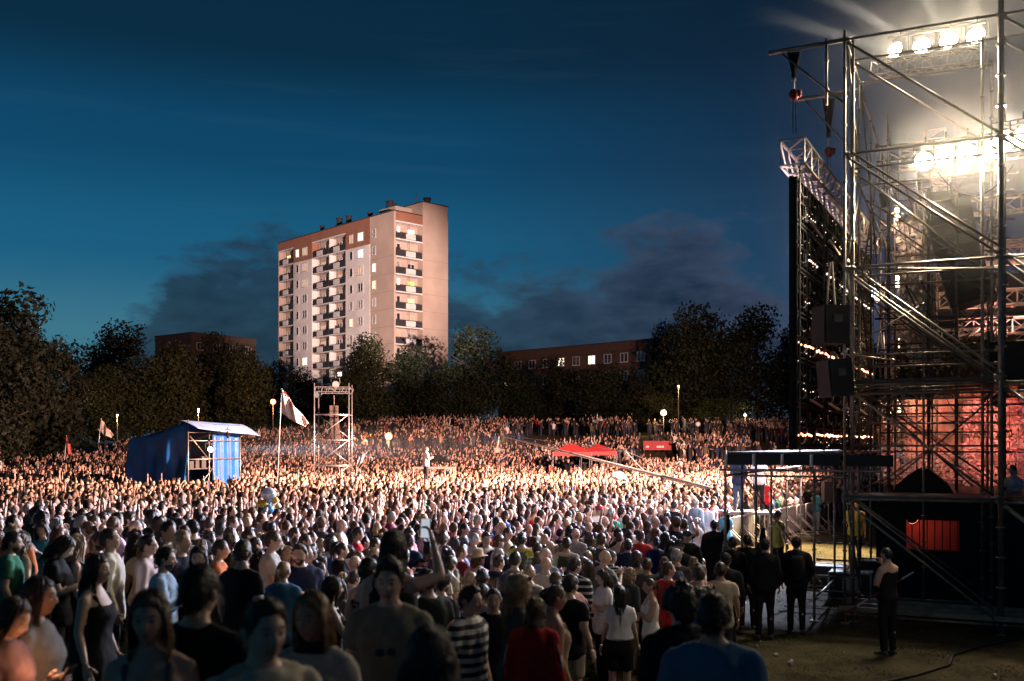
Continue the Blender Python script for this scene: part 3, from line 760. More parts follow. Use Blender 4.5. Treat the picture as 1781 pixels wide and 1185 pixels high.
# ---- loudspeakers
def speaker(name, label, c, w, h, dp, yaw, tilt=0, straps=None, horn=True):
    root = thing(name, label, 'loudspeaker', c); root.rotation_euler = (R(tilt), 0, yaw)
    MB().box((0, 0, 0), (w, dp, h)).build('cabinet', BLACKP, root)
    b = MB(); b.box((0, -dp/2-.012, 0), (w*.92, .02, h*.94)); b.build('grille', GRILLE, root)
    b = MB()
    for sx in (-1, 1): b.box((sx*(w/2+.008), 0, h*.15), (.014, dp*.35, h*.2))
    b.build('handle', STEEL_D, root)
    if straps:
        b = MB()
        for sx in (-.3, .3): b.tube((sx*w, 0, h/2), (sx*w*.25, 0, straps), .022, 5)
        b.build('strap', pmat('webbing', (.35, .28, .2), rough=.9), root)
    return root
speaker('loudspeaker', 'upper black loudspeaker box slung by straps at the near tower post', at(1445, 566, 18.9), .50, .72, .50, SRZ+R(-52), 0, 1.2)
speaker('loudspeaker', 'lower black loudspeaker box tilted down below the slung one', at(1453, 658, 18.9), .48, .70, .46, SRZ+R(-52), 6, .5)
speaker('loudspeaker', 'big black monitor box behind the thick right post', at(1768, 632, 20.4), 1.0, .85, .7, SRZ, 0)
def make_array():
    p = at(1648, 352, 24); root = thing('line_array', 'black curved line array of loudspeakers hanging under the lower lamp row', 'loudspeaker', p, rz=SRZ)
    pos = Vector((0, 0, 0)); ang = R(8)
    MB().box((0, .1, .2), (.9, .5, .1)).build('bumper', STEEL_D, root)
    for k in range(9):
        ang += R(1.6); d = Vector((math.sin(ang)*.8, -math.sin(ang)*.3, -math.cos(ang)))
        c = pos + d*.155; zz = -d; xx = Vector((1, 0, 0)); xx = (xx - zz*xx.dot(zz)).normalized(); yy = zz.cross(xx)
        m = MB().box(c, (1.0, .6, .27), (xx, yy, zz)).build('module', BLACKP, root)
        MB().box(c - yy*.305, (.92, .02, .22), (xx, yy, zz)).build('grille', GRILLE, m)
        pos += d*.29
    b = MB(); b.tube((0, .1, .25), (0, .1, 1.6), .02, 6); b.build('chain', STEEL_D, root)
make_array()
def tripod_speaker():
    g = at(1441, 938, 36.3); root = thing('tripod_speaker', 'black loudspeaker on a tripod standing on the lit grass of the pit', 'loudspeaker', (g.x, g.y, 0))
    MB().box((0, 0, 1.72), (.42, .4, .75)).build('cabinet', BLACKP, root); MB().box((-.1, -.21, 1.72), (.2, .02, .7)).build('grille', GRILLE, root)
    MB().tube((0, 0, .2), (0, 0, 1.35), .022, 7).build('pole', STEEL_D, root)
    for k in range(3):
        a = k*2.09+.4; MB().tube((0, 0, .75), (math.cos(a)*.5, math.sin(a)*.5, .01), .014, 6).build('leg', STEEL_D, root)
tripod_speaker()

# ---- cover, cases
def tarp_heap():
    root = tag(MB().loft([[Vector((1.0+x*.62*sc+.25, 3.35+y*.5*sc, 2.37+z)) for x, y in ((-1, -1), (-.3, -1.1), (.5, -1), (1, -.9), (1, 1), (0, 1.1), (-1, 1))] for sc, z in ((1, 0), (.86, .2), (.5, .42), (.2, .56), (.06, .60))]).build('cover', BLACK, None, True), 'black cover heaped into a peak on the stage edge', 'cover')
    root.location = T0; root.rotation_euler = (0, 0, SRZ); root['label'] = 'black cover draped to a low peak at the stage edge'
tarp_heap()
CASE = pmat('flight_case', (.05, .045, .04), rough=.5, var=.2)
for i, (px, py, d, sz, lab) in enumerate(((1480, 1000, 22.5, (.9, .6, .6), 'black flight case with pale sheet beside the tower foot'), (1440, 985, 24.5, (.8, .6, .5), 'flight case on the grass left of the tower foot'), (1515, 1005, 23.5, (.7, .6, .75), 'taller flight case under the scaffold'))):
    g = at(px, py, d); root = thing('flight_case', lab, 'case', (g.x, d, 0), 'flight cases by the tower', rz=SRZ)
    MB().box((0, 0, sz[2]/2), sz).build('body', CASE, root)
    b = MB()
    for sx in (-1, 1):
        for sy in (-1, 1): b.box((sx*sz[0]/2, sy*sz[1]/2, sz[2]/2), (.035, .035, sz[2]+.01))
    for z in (.02, sz[2]): 
        for sy in (-1, 1): b.box((0, sy*sz[1]/2, z), (sz[0], .032, .03))
    b.build('edge_trim', ALU, root)
    if i == 0: MB().box((.05, -sz[1]/2-.012, .36), (.4, .012, .3)).build('sheet', pmat('paper', (.6, .58, .55), rough=.8), root)
tape = MB(); 
for k in range(6): tape.use(pmat('tape_white', (.6, .6, .6), rough=.6) if k % 2 else RED_P); tape.tube((k*.2, 0, .36+k*.14), (k*.2+.2, 0, .36+k*.14+.14), .018, 6)
o = tape.build('barrier_tape'); o.location = stw(.05, -.25, -.1); o.rotation_euler = (0, 0, SRZ); tag(o, 'red and white striped pole leaning at the tower foot', 'pole')

# ---- crowd barriers in front of the pit
B0 = Vector((4.25, 27.4, 0)); BD = Vector((.525, .851, 0))
def make_barriers():
    m1 = MB(); m1.path([(0.03, 0, 0.05), (.03, 0, 1.1), (1.22, 0, 1.1), (1.22, 0, .05)], .022, 7); m1.tube((.03, 0, .18), (1.22, 0, .18), .018, 6)
    m1 = m1.mesh('frame', ALU, True)
    bb = MB(); 
    bb.tube((0, 0, .18), (0, 0, 1.1), .008, 5); bme = bb.mesh('rail', ALU)
    sh = MB(); sh.box((.625, -.01, .62), (1.13, .012, .9)); sh = sh.mesh('sheet', pmat('barrier_sheet', (.10, .095, .09), rough=.6, metal=.3, var=.2))
    ft = MB(); ft.tube((.1, 0, .03), (.1, -.9, .03), .02, 6); ft.tube((1.15, 0, .03), (1.15, -.9, .03), .02, 6); ft.tube((.1, -.85, .03), (.1, 0, .8), .018, 6); ft.tube((1.15, -.85, .03), (1.15, 0, .8), .018, 6); ft = ft.mesh('foot', STEEL)
    words_ = ['nearest', 'second', 'third', 'fourth', 'fifth', 'sixth', 'seventh', 'eighth', 'ninth', 'tenth', 'eleventh', 'twelfth']
    for k in range(12):
        r = thing('crowd_barrier', '%s %s barrier of the line along the pit' % (words_[k], 'barred aluminium' if k < 3 else 'sheeted aluminium'), 'barrier', B0+BD*(1.27*k), 'crowd barriers along the pit', rz=math.atan2(BD.y, BD.x))
        link('frame', m1, r); link('foot', ft, r)
        if k < 3:
            for i in range(11): q = link('rail', bme, r); q.location = (.12+.1*i, 0, 0)
        else: link('sheet', sh, r)
make_barriers()
def bag():
    p = B0 + BD*(1.27*6.3); b = MB(); b.loft([[Vector((x*w, -.05+y*.05, z)) for x, y in ((-1, -1), (1, -1), (1.1, 1), (-1.1, 1))] for w, z in ((.2, .55), (.24, .75), (.16, .95), (.05, 1.1))])
    o = b.build('bag', BLACK, None, True); o.location = p; o.rotation_euler = (0, 0, math.atan2(BD.y, BD.x)); tag(o, 'black cloth bag hung over the sheeted barrier', 'bag')
bag()
def riser(px, py, d, label, w=1.4, dp=1.2, h=None):
    g = at(px, py, d); h = h or g.z - ground_z(g.x, d); r = thing('riser', label, 'riser', (g.x, d, ground_z(g.x, d)), 'camera risers')
    MB().box((0, 0, h-.04), (w, dp, .08)).build('deck', pmat('riser_deck', (.16, .14, .12), rough=.7, var=.2), r)
    for sx in (-1, 1):
        for sy in (-1, 1): MB().tube((sx*(w/2-.05), sy*(dp/2-.05), 0), (sx*(w/2-.05), sy*(dp/2-.05), h-.08), .025, 6).build('leg', STEEL, r)
    return r
riser(1302, 889, 31, 'camera riser beside the barriers under the low platform', 1.6, 1.2)

# ---- lamps on the tower
WARMW = (1.0, .85, .64)
up_row = [(1557, 88, 21.6), (1603, 80, 21.2), (1650, 70, 20.7), (1697, 62, 20.3)]
lo_row = [(1607, 281, 21.0), (1643, 272, 20.7), (1681, 267, 20.3), (1722, 262, 20.0), (1746, 245, 19.4), (1779, 240, 19.2)]
ordw = ['first', 'second', 'third', 'fourth', 'fifth', 'last']
for i, (px, py, d) in enumerate(up_row):
    p = at(px, py, d); side = i == 0
    flood('tower_lamp', '%s glaring white lamp from the left in the upper row on the tower' % ordw[i], p, p + Vector((-.7, -1, .32)) if i else p+Vector((-1, -.5, .2)), P_BLINDER, 150, WARMW, 'bare lamps on the tower', r=.19, emis=(1, .82, .55), estr=60, blend=.4)
for i, (px, py, d) in enumerate(lo_row):
    p = at(px, py, d)
    flood('tower_lamp', '%s glaring white lamp from the left in the lower row on the tower' % ordw[i], p, p + Vector((-.62, -1, -.42)), P_BLINDER*2.6, 120, WARMW, 'bare lamps on the tower', r=.20, emis=(1, .82, .55), estr=60, blend=.4)
for (a, b, lab) in ((at(1545, 66, 21.8), at(1715, 38, 20.2), 'upper'), (at(1590, 258, 21.2), at(1790, 212, 19.2), 'lower')):
    o = MB().tube(a, b, .03, 8).build('lamp_bar', STEEL); tag(o, 'steel pipe carrying the %s row of lamps' % lab, 'pipe')

# unseen lamp mast, added out of view on the right to light the near people
def added_mast():
    c = Vector((11.6, 8.6, 0)); root = thing('lamp_mast', 'unseen added scaffold mast with two bare lamps beside the open grass', 'mast', c, rz=R(10))
    for x in (-.5, .5):
        for y in (-.5, .5): MB().tube((x, y, 0), (x, y, 8.4), .026, 6).build('post', STEEL, root)
    for z in (.3, 2.3, 4.3, 6.3, 8.2): MB().path([(-.5, -.5, z), (.5, -.5, z), (.5, .5, z), (-.5, .5, z), (-.5, -.5, z)], .024, 6).build('ledger', STEEL, root)
    for k, z in enumerate((7.6, 8.5)): flood('tower_lamp', ['lower', 'upper'][k]+' bare lamp on the unseen added mast beside the open grass', c+Vector((-.6, .2, z)), (-1, 11+3*k, 1.2), P_BLINDER*1.3, 100, WARMW, 'added lamps on the unseen side mast', r=.2, emis=(1, .82, .55), estr=20, blend=.7)
added_mast()
# festoon bulbs hanging inside the stage
bulb_m = nosample(pmat('bulb_glass', (.3, .2, .1), emis=(1, .72, .42), estr=30))
for i, (px, py) in enumerate(((1560, 372), (1560, 490), (1561, 595), (1563, 706))):
    p = at(px, py, 27); r = thing('festoon_bulb', '%s of the bulb pairs on the hanging cable by the pale net' % ['topmost', 'second from top', 'third from top', 'lowest'][i], 'bulb', p, 'bulbs on the hanging cable')
    MB().ball((0, 0, .1), .065, 8, 6).build('bulb', bulb_m, r, True); MB().ball((.01, 0, -.1), .07, 8, 6).build('bulb', bulb_m, r, True)
    MB().tube((.05, .02, -1.4), (.05, .02, 1.5), .012, 5).build('cable', STEEL_D, r)
    point('bulb_light', (-.1, -.15, 0), 45, (1, .66, .36), .06, r)

# stage wash lamps inside the roof (their light falls on the crowd, the hill and the tower block)
def wash(label, loc, target, power, angle, color, blend=.5, size=.25):
    return flood('wash_lamp', label, loc, target, power, angle, color, 'wash lamps under the stage roof', r=.2, emis=color, estr=12, blend=blend, size=size)
def far_mast():
    root = thing('lamp_mast', 'scaffold mast with wash lamps at the far side of the stage front', 'mast', stw(-.4, 21.5, 0), rz=SRZ)
    for x in (-.5, .5):
        for y in (-.5, .5): MB().tube((x, y, 0), (x, y, 11.2), .03, 6).build('post', STEEL_D, root)
    for z in (2.2, 4.4, 6.6, 8.8, 11): MB().path([(-.5, -.5, z), (.5, -.5, z), (.5, .5, z), (-.5, .5, z), (-.5, -.5, z)], .026, 6).build('ledger', STEEL_D, root)
    MB().tube((-.7, -1.6, 9.6), (-.7, 1.6, 9.6), .04, 6).build('lamp_bar', STEEL_D, root)
far_mast()
wash('warm wash lamp on the far mast aimed at the middle of the crowd', stw(-1.3, 21, 9.3), (-10, 41, 1), P_WARM_NEAR, 118, (1, .63, .50), .8, .4)
wash('warm wash lamp on the far mast aimed at the hillside', stw(-1.3, 22, 9.3), (-22, 92, 2), P_WARM_FAR, 100, (1, .52, .40), .5, .3)
wash('cool wash lamp on the far mast aimed at the rows by the barrier', stw(-1.3, 20.2, 9.3), (-3, 24, 1), P_COOL, 58, (.66, .73, 1.0), 1.0, .4)
wash('narrower warm wash lamp on the far mast aimed at the left half of the crowd', stw(-1.3, 21.6, 9.7), (-24, 47, 1.5), P_WARM_MID, 52, (1, .61, .49), .9, .4)
wash('amber wash lamp on the far mast aimed at the pit behind the barriers', stw(-1.0, 19.6, 9.0), (8.3, 31, 0), 70000, 42, (1, .72, .36), .8, .3)
wash('narrow lamp high on the far mast aimed at the apartment tower', stw(-1.1, 21.5, 11.4), (-25, 166, 29), P_HOUSE, 17.5, (1, .74, .66), .75)
# red floods on the performers and the scenery
flood('red_flood', 'red flood lamp hanging over the canvas', stw(2.75, 5.6, 4.5), stw(1.7, 9.3, 3.3), P_RED*1.0, 70, (1, .27, .23), 'red flood lamps')
flood('red_flood', 'red flood lamp hanging over the performers', stw(4.4, 6.0, 6.0), stw(3.6, 9, 3.2), P_RED*.8, 90, (1, .14, .13), 'red flood lamps')
flood('red_flood', 'pinkish flood lamp washing the roof trusses', stw(2.6, 7.0, 6.2), stw(3.0, 10, 9.2), P_RED*.9, 100, (1, .42, .34), 'red flood lamps')
flood('red_flood', 'warm flood lamp washing the pale net', stw(.25, 6.6, 9.5), stw(1.0, 7.4, 7.0), P_RED*.2, 100, (1, .66, .48), 'red flood lamps')
# ================================================================ things standing in the crowd
TARP = pmat('blue_tarpaulin', (.006, .075, .24), rough=.5, bump=.35, bscale=3, var=.25, vscale=1.2, spec=.3)
TARP_L = pmat('pale_tarpaulin', (.20, .30, .48), rough=.45, bump=.3, bscale=4, var=.15, vscale=1.5)
WHITE_CL = pmat('white_cloth', (.70, .64, .60), rough=.85, var=.1, vscale=2)
def sheet(name, grid_fn, nu, nv, mat, root, thick=.012):
    b = MB(); vs = [Vector(grid_fn(i/nu, j/nv)) for j in range(nv+1) for i in range(nu+1)]
    fs = [(j*(nu+1)+i, j*(nu+1)+i+1, (j+1)*(nu+1)+i+1, (j+1)*(nu+1)+i) for j in range(nv) for i in range(nu)]
    b.add(vs, fs); me = b.mesh(name, mat, True); o = link(name, me, root)
    md = o.modifiers.new('thickness', 'SOLIDIFY'); md.thickness = thick; return o
def make_tent():
    N = at(327, 771, 48); root = thing('tarpaulin_tent', 'scaffold tent clad in blue tarpaulin with a follow spot shining inside', 'tent', (N.x, 48, 0), rz=SRZ)
    Lw = 3.75
    def side(u, w):          # tarp facing the camera, folds falling from the top edge
        x = -Lw*u; top = 4.56 - .95*u**.8 + .12*math.sin(u*9)*u; z = top*w
        y = -.03 + (1-w)*.0 - (.10*math.sin(u*19+2.2*w*(1.6-u)) + .07*math.sin(u*34-3*w) + .12*math.sin((u+w*.5)*11))*(.25+.75*math.sin(math.pi*min(1, w*1.05)))
        return (x, y - .05, z)
    sheet('side_tarp', side, 70, 26, TARP, root)
    sheet('back_tarp', lambda u, w: (-Lw, Lw*u, 3.6*w), 10, 6, TARP, root)
    sheet('far_tarp', lambda u, w: (-Lw*u, Lw-.05, (4.3-.8*u)*w), 12, 6, TARP, root)
    sheet('curtain', lambda u, w: (-.06+.05*math.sin(u*20)+.02*math.sin(u*47+w*3), 1.75+(Lw-1.75)*u, .1+3.95*w), 36, 10, TARP, root)
    sheet('inner_tarp', lambda u, w: (-1.6+.05*math.sin(u*17), .1+1.9*u, .1+4.0*w), 24, 8, TARP, root)
    sheet('roof_tarp', lambda u, w: (-.55+1.3*w + .05*math.sin(u*9), -.12+4.55*u, 4.62-.12*u-.42*w**1.5-.10*math.sin(math.pi*u)*w-.22*w*u**4), 24, 8, TARP_L, root)
    sheet('rear_roof', lambda u, w: (-Lw*u, Lw*w, 4.5-.9*u-.1*w), 8, 8, TARP, root)
    for (x, y, z) in ((0, 0, 4.66), (0, 1.75, 4.3), (0, 1.45, 4.1), (0, Lw, 4.2), (-Lw, 0, 3.6)): MB().tube((x+.03, y-.02, 0), (x+.03, y-.02, z), .028, 7).build('post', STEEL, root, True)
    for z in (2.72, 3.62, 4.02): MB().tube((.05, 0, z), (.05, Lw, z), .026, 7).build('ledger', STEEL, root, True)
    MB().tube((.06, .05, 3.85), (.06, 1.5, 2.6), .026, 7).build('brace', STEEL, root, True); MB().tube((.06, .9, 1.6), (.06, 1.7, 2.3), .026, 7).build('brace', STEEL, root, True)
    MB().box((-.6, .9, 2.25), (1.1, 1.7, .06)).build('floor', STEEL_D, root)
    MB().tube((.7, 4.35, 3.9), (.7, 4.35, 4.2), .02, 6).build('awning_pole', STEEL, root)
    for k, (y, w) in enumerate(((.3, .3), (.7, .25), (1.15, .3))):
        MB().box((-.2, y, 2.45+.06*k), (.3, w, .36+.1*k)).build('equipment', CASE, root)
make_tent()
fs_p = at(366, 782, 48.2)
flood('follow_spot', 'follow spot glaring bluish white inside the blue tent', fs_p, stw(2, 9, 3.5), 60000, 5, (.72, .80, 1), r=.14, emis=(.75, .85, 1), estr=60, blend=.3)
flood('work_lamp', 'small lamp hanging under the pale awning of the blue tent', at(396, 760, 48.9), at(398, 800, 50.2), 80, 130, (.55, .72, 1), r=.09, emis=(.75, .85, 1), estr=4)

def lamp_scaffold():
    c = at(580, 771, 58); root = thing('lamp_scaffold', 'slim open scaffold tower in the crowd right of the white flag', 'scaffold', (c.x, 58, 0), rz=R(4))
    w = .98
    for sx in (-1, 1):
        for sy in (-1, 1): MB().tube((sx*w, sy*w, 0), (sx*w, sy*w, 6.95), .035, 7).build('post', ALU, root, True)
    for z in (.7, 2.2, 3.68, 5.15):
        for sy in (-1, 1): MB().tube((-w, sy*w, z), (w, sy*w, z), .03, 6).build('ledger', ALU, root, True)
        for sx in (-1, 1): MB().tube((sx*w, -w, z), (sx*w, w, z), .03, 6).build('ledger', ALU, root, True)
    for i, (z0, z1) in enumerate(((.7, 2.2), (2.2, 3.68), (3.68, 5.15))):
        MB().tube((-w, -w, z0), (w, -w, z1), .028, 6).build('brace', ALU, root, True)
        MB().tube((w, w, z0), (-w, w, z1), .026, 6).build('brace', ALU, root, True)
    for sy in (-1, 1):
        b = MB(); b.tube((-w, sy*w, 6.72), (w, sy*w, 6.72), .03, 6); b.tube((-w, sy*w, 6.45), (w, sy*w, 6.45), .03, 6)
        for k in range(6): b.tube((-w+.39*k, sy*w, 6.45), (-w+.39*k+.1, sy*w, 6.72), .02, 5)
        b.build('ladder_beam', ALU, root)
    b = MB(); b.tube((0, -w, 6.6), (0, w, 6.6), .03, 6); b.build('ledger', ALU, root)
    s = thing('relay_speaker', 'brown column loudspeaker hanging inside the slim scaffold', 'loudspeaker', at(581, 705, 58))
    br = pmat('brown_speaker', (.12, .085, .07), rough=.7, var=.2)
    for k in range(6): MB().box((.02*k*k*.3, 0, -.17-.34*k), (.44, .4, .31)).build('module', br, s)
    MB().tube((0, 0, 0), (0, 0, .55), .02, 5).build('chain', STEEL_D, s)
lamp_scaffold()
flood('scaffold_lamp', 'white lamp standing on top of the slim scaffold', at(584, 669, 58), at(700, 700, 40), 0, 60, WARMW, r=.22, emis=(.9, .8, .65), estr=.5, lamp=False)
flood('scaffold_lamp', 'lamp clamped outside the left post of the slim scaffold', at(551, 687, 57), at(400, 700, 50), 0, 60, WARMW, r=.18, emis=(.9, .8, .65), estr=.4, lamp=False)

def flag(name, label, foot, pole_pts, cloth, mat, d, marks=False, polem=None):
    p0 = at(*pole_pts[0], d); p1 = at(*pole_pts[1], d); root = thing(name, label, 'flag', p0)
    MB().tube((0, 0, 0), p1-p0, .022, 6).build('pole', polem or ALU, root)
    a, b, c, e = [at(q[0], q[1], d)-p0 for q in cloth]        # top hoist, bottom hoist, bottom fly, top fly
    n = 16; m = 10
    def f(u, w):
        p = (b*(1-w)+a*w)*(1-u) + (c*(1-w)+e*w)*u
        return p + Vector((0, .16*math.sin(u*7+w*2)*u + .08*math.sin(u*15+4*w), .03*math.sin(u*9)))
    sheet('cloth', f, n, m, mat, root, .008)
    if marks:
        mb = MB()
        for (u0, w0, u1, w1) in ((.16, .80, .16, .98), (.08, .97, .26, .99), (.34, .72, .44, .92), (.34, .94, .46, .76), (.56, .78, .58, .92), (.66, .75, .72, .9)):
            p, q = f(u0, w0)-Vector((0, .03, 0)), f(u1, w1)-Vector((0, .03, 0)); t = Vector((.025, 0, .012)); mb.add([p-t, p+t, q+t, q-t], [(0, 1, 2, 3)])
        mb.build('red_mark', pmat('flag_red', (.5, .06, .03), rough=.8), root)
    return root
FLAGM = pmat('flag_cloth', (.78, .62, .54), rough=.85, var=.12, vscale=1.2)
flag('flag', 'white flag with red marks on a tall thin pole above the crowd', None, ((482, 850), (490, 676)), ((490, 676), (485, 717), (530, 743), (536, 736)), FLAGM, 45, True)
flag('flag', 'pale pointed flag waving before the olive trees on the left', None, ((172, 770), (176, 728)), ((176, 729), (170, 749), (192, 762), (197, 757)), FLAGM, 74)
flag('flag', 'small red and white flag drooping at the far left of the crowd', None, ((112, 800), (116, 757)), ((116, 758), (112, 784), (124, 792), (123, 780)), pmat('flag_redcloth', (.55, .12, .09), rough=.85, var=.3), 72)
flag('feather_flag', 'pale blue feather banner right of the slim scaffold', None, ((620, 828), (622, 800)), ((624, 796), (619, 818), (628, 806), (639, 786)), pmat('feather_cloth', (.45, .58, .62), rough=.8), 60)

def crane():
    a = at(868, 757, 56); b = at(1152, 829, 41); root = thing('camera_crane', 'long thin camera crane boom reaching over the crowd', 'crane', (b.x, b.y, 0)); o = Vector((b.x, b.y, 0))
    e = b + (b-a)*.28; e2 = b+(b-a)*.1
    m = MB(); m.tube(a-o, b-o, .045, 8, .075); m.tube(b-o, e-o, .08, 8); m.build('boom', ALU, root, True)
    ap = b + Vector((-1.0, 1, .95)) - (b-a)*.05
    m = MB(); m.tube(ap-o, a-o+Vector((.3, 0, .0)), .012, 5); m.tube(ap-o, e-o, .012, 5); m.tube(ap-o, b-(b-a)*.08-o, .02, 5); m.tube(ap+Vector((.03, 0, 0))-o, (a+b)/2-o, .012, 5); m.build('stay_cable', ALU, root)
    m = MB(); m.tube((0, 0, 0), b-o, .09, 8); 
    for k in range(3): m.tube((0, 0, 1.0), (math.cos(k*2.1)*.9, math.sin(k*2.1)*.9, .03), .03, 6)
    m.build('stand', STEEL_D, root)
    m = MB(); m.tube(a-o, a-o+Vector((-.1, 0, -.75)), .03, 6); m.box(a-o+Vector((-.1, 0, -.85)), (.3, .45, .25)); m.tube(a-o+Vector((.03, -.05, -.85)), a-o+Vector((.3, -.1, -.85)), .09, 8); m.build('camera_head', STEEL, root)
    m = MB(); m.box(e-o, (.35, .4, .5)); m.build('counterweight', BLACKP, root)
crane()
REDT = pmat('red_canopy', (.30, .022, .025), rough=.6, var=.15, vscale=1)
def red_tent(px0, px1, pk, ytop, ybot, d, label):
    a = at(px0, ybot, d); b = at(px1, ybot, d); t = at(pk, ytop, d); gz = ground_z(t.x, d); root = thing('canopy_tent', label, 'tent', (t.x, d, gz), 'red canopy tents'); w = (b.x-a.x)/2; zb = a.z-gz; zt = t.z-gz
    m = MB(); c = [(-w, -w*.7, zb), (w, -w*.7, zb), (w, w*.7, zb), (-w, w*.7, zb)]; e = [(x, y, z-.28) for x, y, z in c]
    m.add(c+[(0, 0, zt)]+e, [(0, 1, 4), (1, 2, 4), (2, 3, 4), (3, 0, 4)] + [(i, 5+i, 5+(i+1) % 4, (i+1) % 4) for i in range(4)]); m.build('canopy', REDT, root)
    for x, y, z in c: MB().tube((x*.98, y*.98, 0), (x*.98, y*.98, z), .03, 6).build('leg', ALU, root)
red_tent(958, 1026, 994, 770, 786, 68, 'left red canopy tent behind the crane boom')
red_tent(1012, 1074, 1040, 772, 785, 72, 'right red canopy tent behind the crane boom')
def red_board():
    a = at(1119, 783, 88); b = at(1170, 783, 88); t = at(1119, 767, 88); root = thing('banner_board', 'red board with faint white marks at the foot of the hillside', 'banner', a)
    w = b.x-a.x; h = t.z-a.z; MB().box((w/2, 0, h/2), (w, .12, h)).build('board', REDT, root)
    m = MB()
    for x, ww in ((.12, .06), (.17, .04), (.5, .1), (.58, .05), (.66, .07)): m.box((w*x, -.066, h*.36), (w*ww, .01, h*.2))
    m.build('lettering', WHITE_CL, root)
    for x in (.1, w-.1): MB().tube((x, .1, -1.5), (x, .1, h), .04, 6).build('post', STEEL_D, root)
red_board()
ORANGE = (1, .34, .10)
def street_lamp(px, py, d, label, power, col, r, estr, lit=True):
    p = at(px, py, d); gz = ground_z(p.x, d); root = thing('street_lamp', label, 'street lamp', (p.x, d, gz), 'street lamps round the meadow'); h = p.z-gz
    MB().tube((0, 0, 0), (0, 0, h-r), .08, 8, .05).build('pole', STEEL_D, root, True)
    m = nosample(pmat('globe_%d' % int(px), (.4, .3, .2), emis=col, estr=estr)) if lit else pmat('globe_off', (.5, .5, .48), rough=.3)
    MB().ball((0, 0, h), r, 12, 8).build('globe', m, root, True); MB().tube((0, 0, h+r*.9), (0, 0, h+r*1.15), r*.6, 10, r*.3).build('cap', STEEL_D, root)
    if lit: point('street_light', (0, -r*1.6, h), power, col, r, root)
street_lamp(475, 699, 104, 'glowing orange street lamp at the trees left of the white flag', 900, ORANGE, .30, 2.6)
street_lamp(676, 759, 86, 'glowing orange street lamp low in front of the apartment tower', 2200, ORANGE, .32, 3.2)
street_lamp(1154, 718, 103, 'round white street lamp over the hillside crowd on the right', 700, (1, .70, .40), .34, 1.6)
street_lamp(1214, 738, 84, 'unlit slim lamp post with a flat head on the right', 0, ORANGE, .22, 0, False)
street_lamp(1296, 722, 106, 'dim lamp among the leaves by the right trees', 160, (1, .70, .30), .16, 5)
street_lamp(1180, 672, 106, 'lamp hidden in the yellow lit leaves of the right trees', 260, (1, .66, .22), .12, 4)
# vehicle-high spot lamps that graze the olive trees on the left are the orange street lamps themselves
street_lamp(204, 722, 96, 'faint street lamp behind the left crowd', 500, (1, .62, .24), .09, 1.2)
street_lamp(345, 712, 96, 'street lamp partly hidden behind the blue tent', 700, (1, .62, .24), .09, 1.2)

def camera_post(px, py, d, label, face):
    g = at(px, py, d); gz = g.z; r = thing('video_camera', label, 'video camera', (g.x, d, gz)); f = Vector(face).normalized()
    s = Vector((f.y, -f.x, 0)); zz = Vector((0, 0, 1))
    MB().box((0, 0, 0), (.26, .62, .34), (s, f, zz)).build('body', BLACKP, r); MB().tube(f*.3, f*.62, .12, 10, .14).build('lens', BLACKP, r, True)
    MB().box(-f*.1+s*-.2+zz*.12, (.12, .16, .14), (s, f, zz)).build('viewfinder', STEEL_D, r)
    b = MB()
    for k in range(3): b.tube((0, 0, -.2), (math.cos(k*2.1)*.45, math.sin(k*2.1)*.45, -1.25), .02, 6)
    b.build('tripod', STEEL_D, r)
riser(756, 812, 50, 'camera riser with white edge in the middle of the crowd', 2.1, 1.6)
camera_post(764, 797, 50, 'video camera on the riser in the middle of the crowd', (.8, -.5, 0))
def balloon(px, py, d, label, cols):
    p = at(px, py, d); r = thing('foil_balloon', label, 'balloon', p, 'foil balloons over the crowd')
    for k, (dx, dz, rad, c) in enumerate(cols): MB().ball((dx, 0, dz), (rad, rad*.6, rad*.85), 12, 9).build('lobe', pmat('foil_%d_%d' % (px, k), c, rough=.18, metal=.4), r, True)
    MB().tube((0, 0, -.2), (.05, 0, -1.3), .006, 4).build('string', WHITE_CL, r)
balloon(467, 868, 25, 'shiny foil balloon in white yellow and blue over the left of the crowd', [(0, .12, .20, (.6, .66, .75)), (.14, -.02, .11, (.6, .5, .12)), (-.15, -.14, .15, (.5, .34, .05)), (-.02, -.26, .16, (.10, .38, .6)), (.03, .0, .12, (.55, .6, .7))])
balloon(1076, 828, 46, 'pale blue and white foil balloon under the crane boom', [(0, 0, .26, (.7, .72, .78)), (.2, -.05, .16, (.12, .36, .6)), (-.18, .02, .18, (.7, .72, .78))])

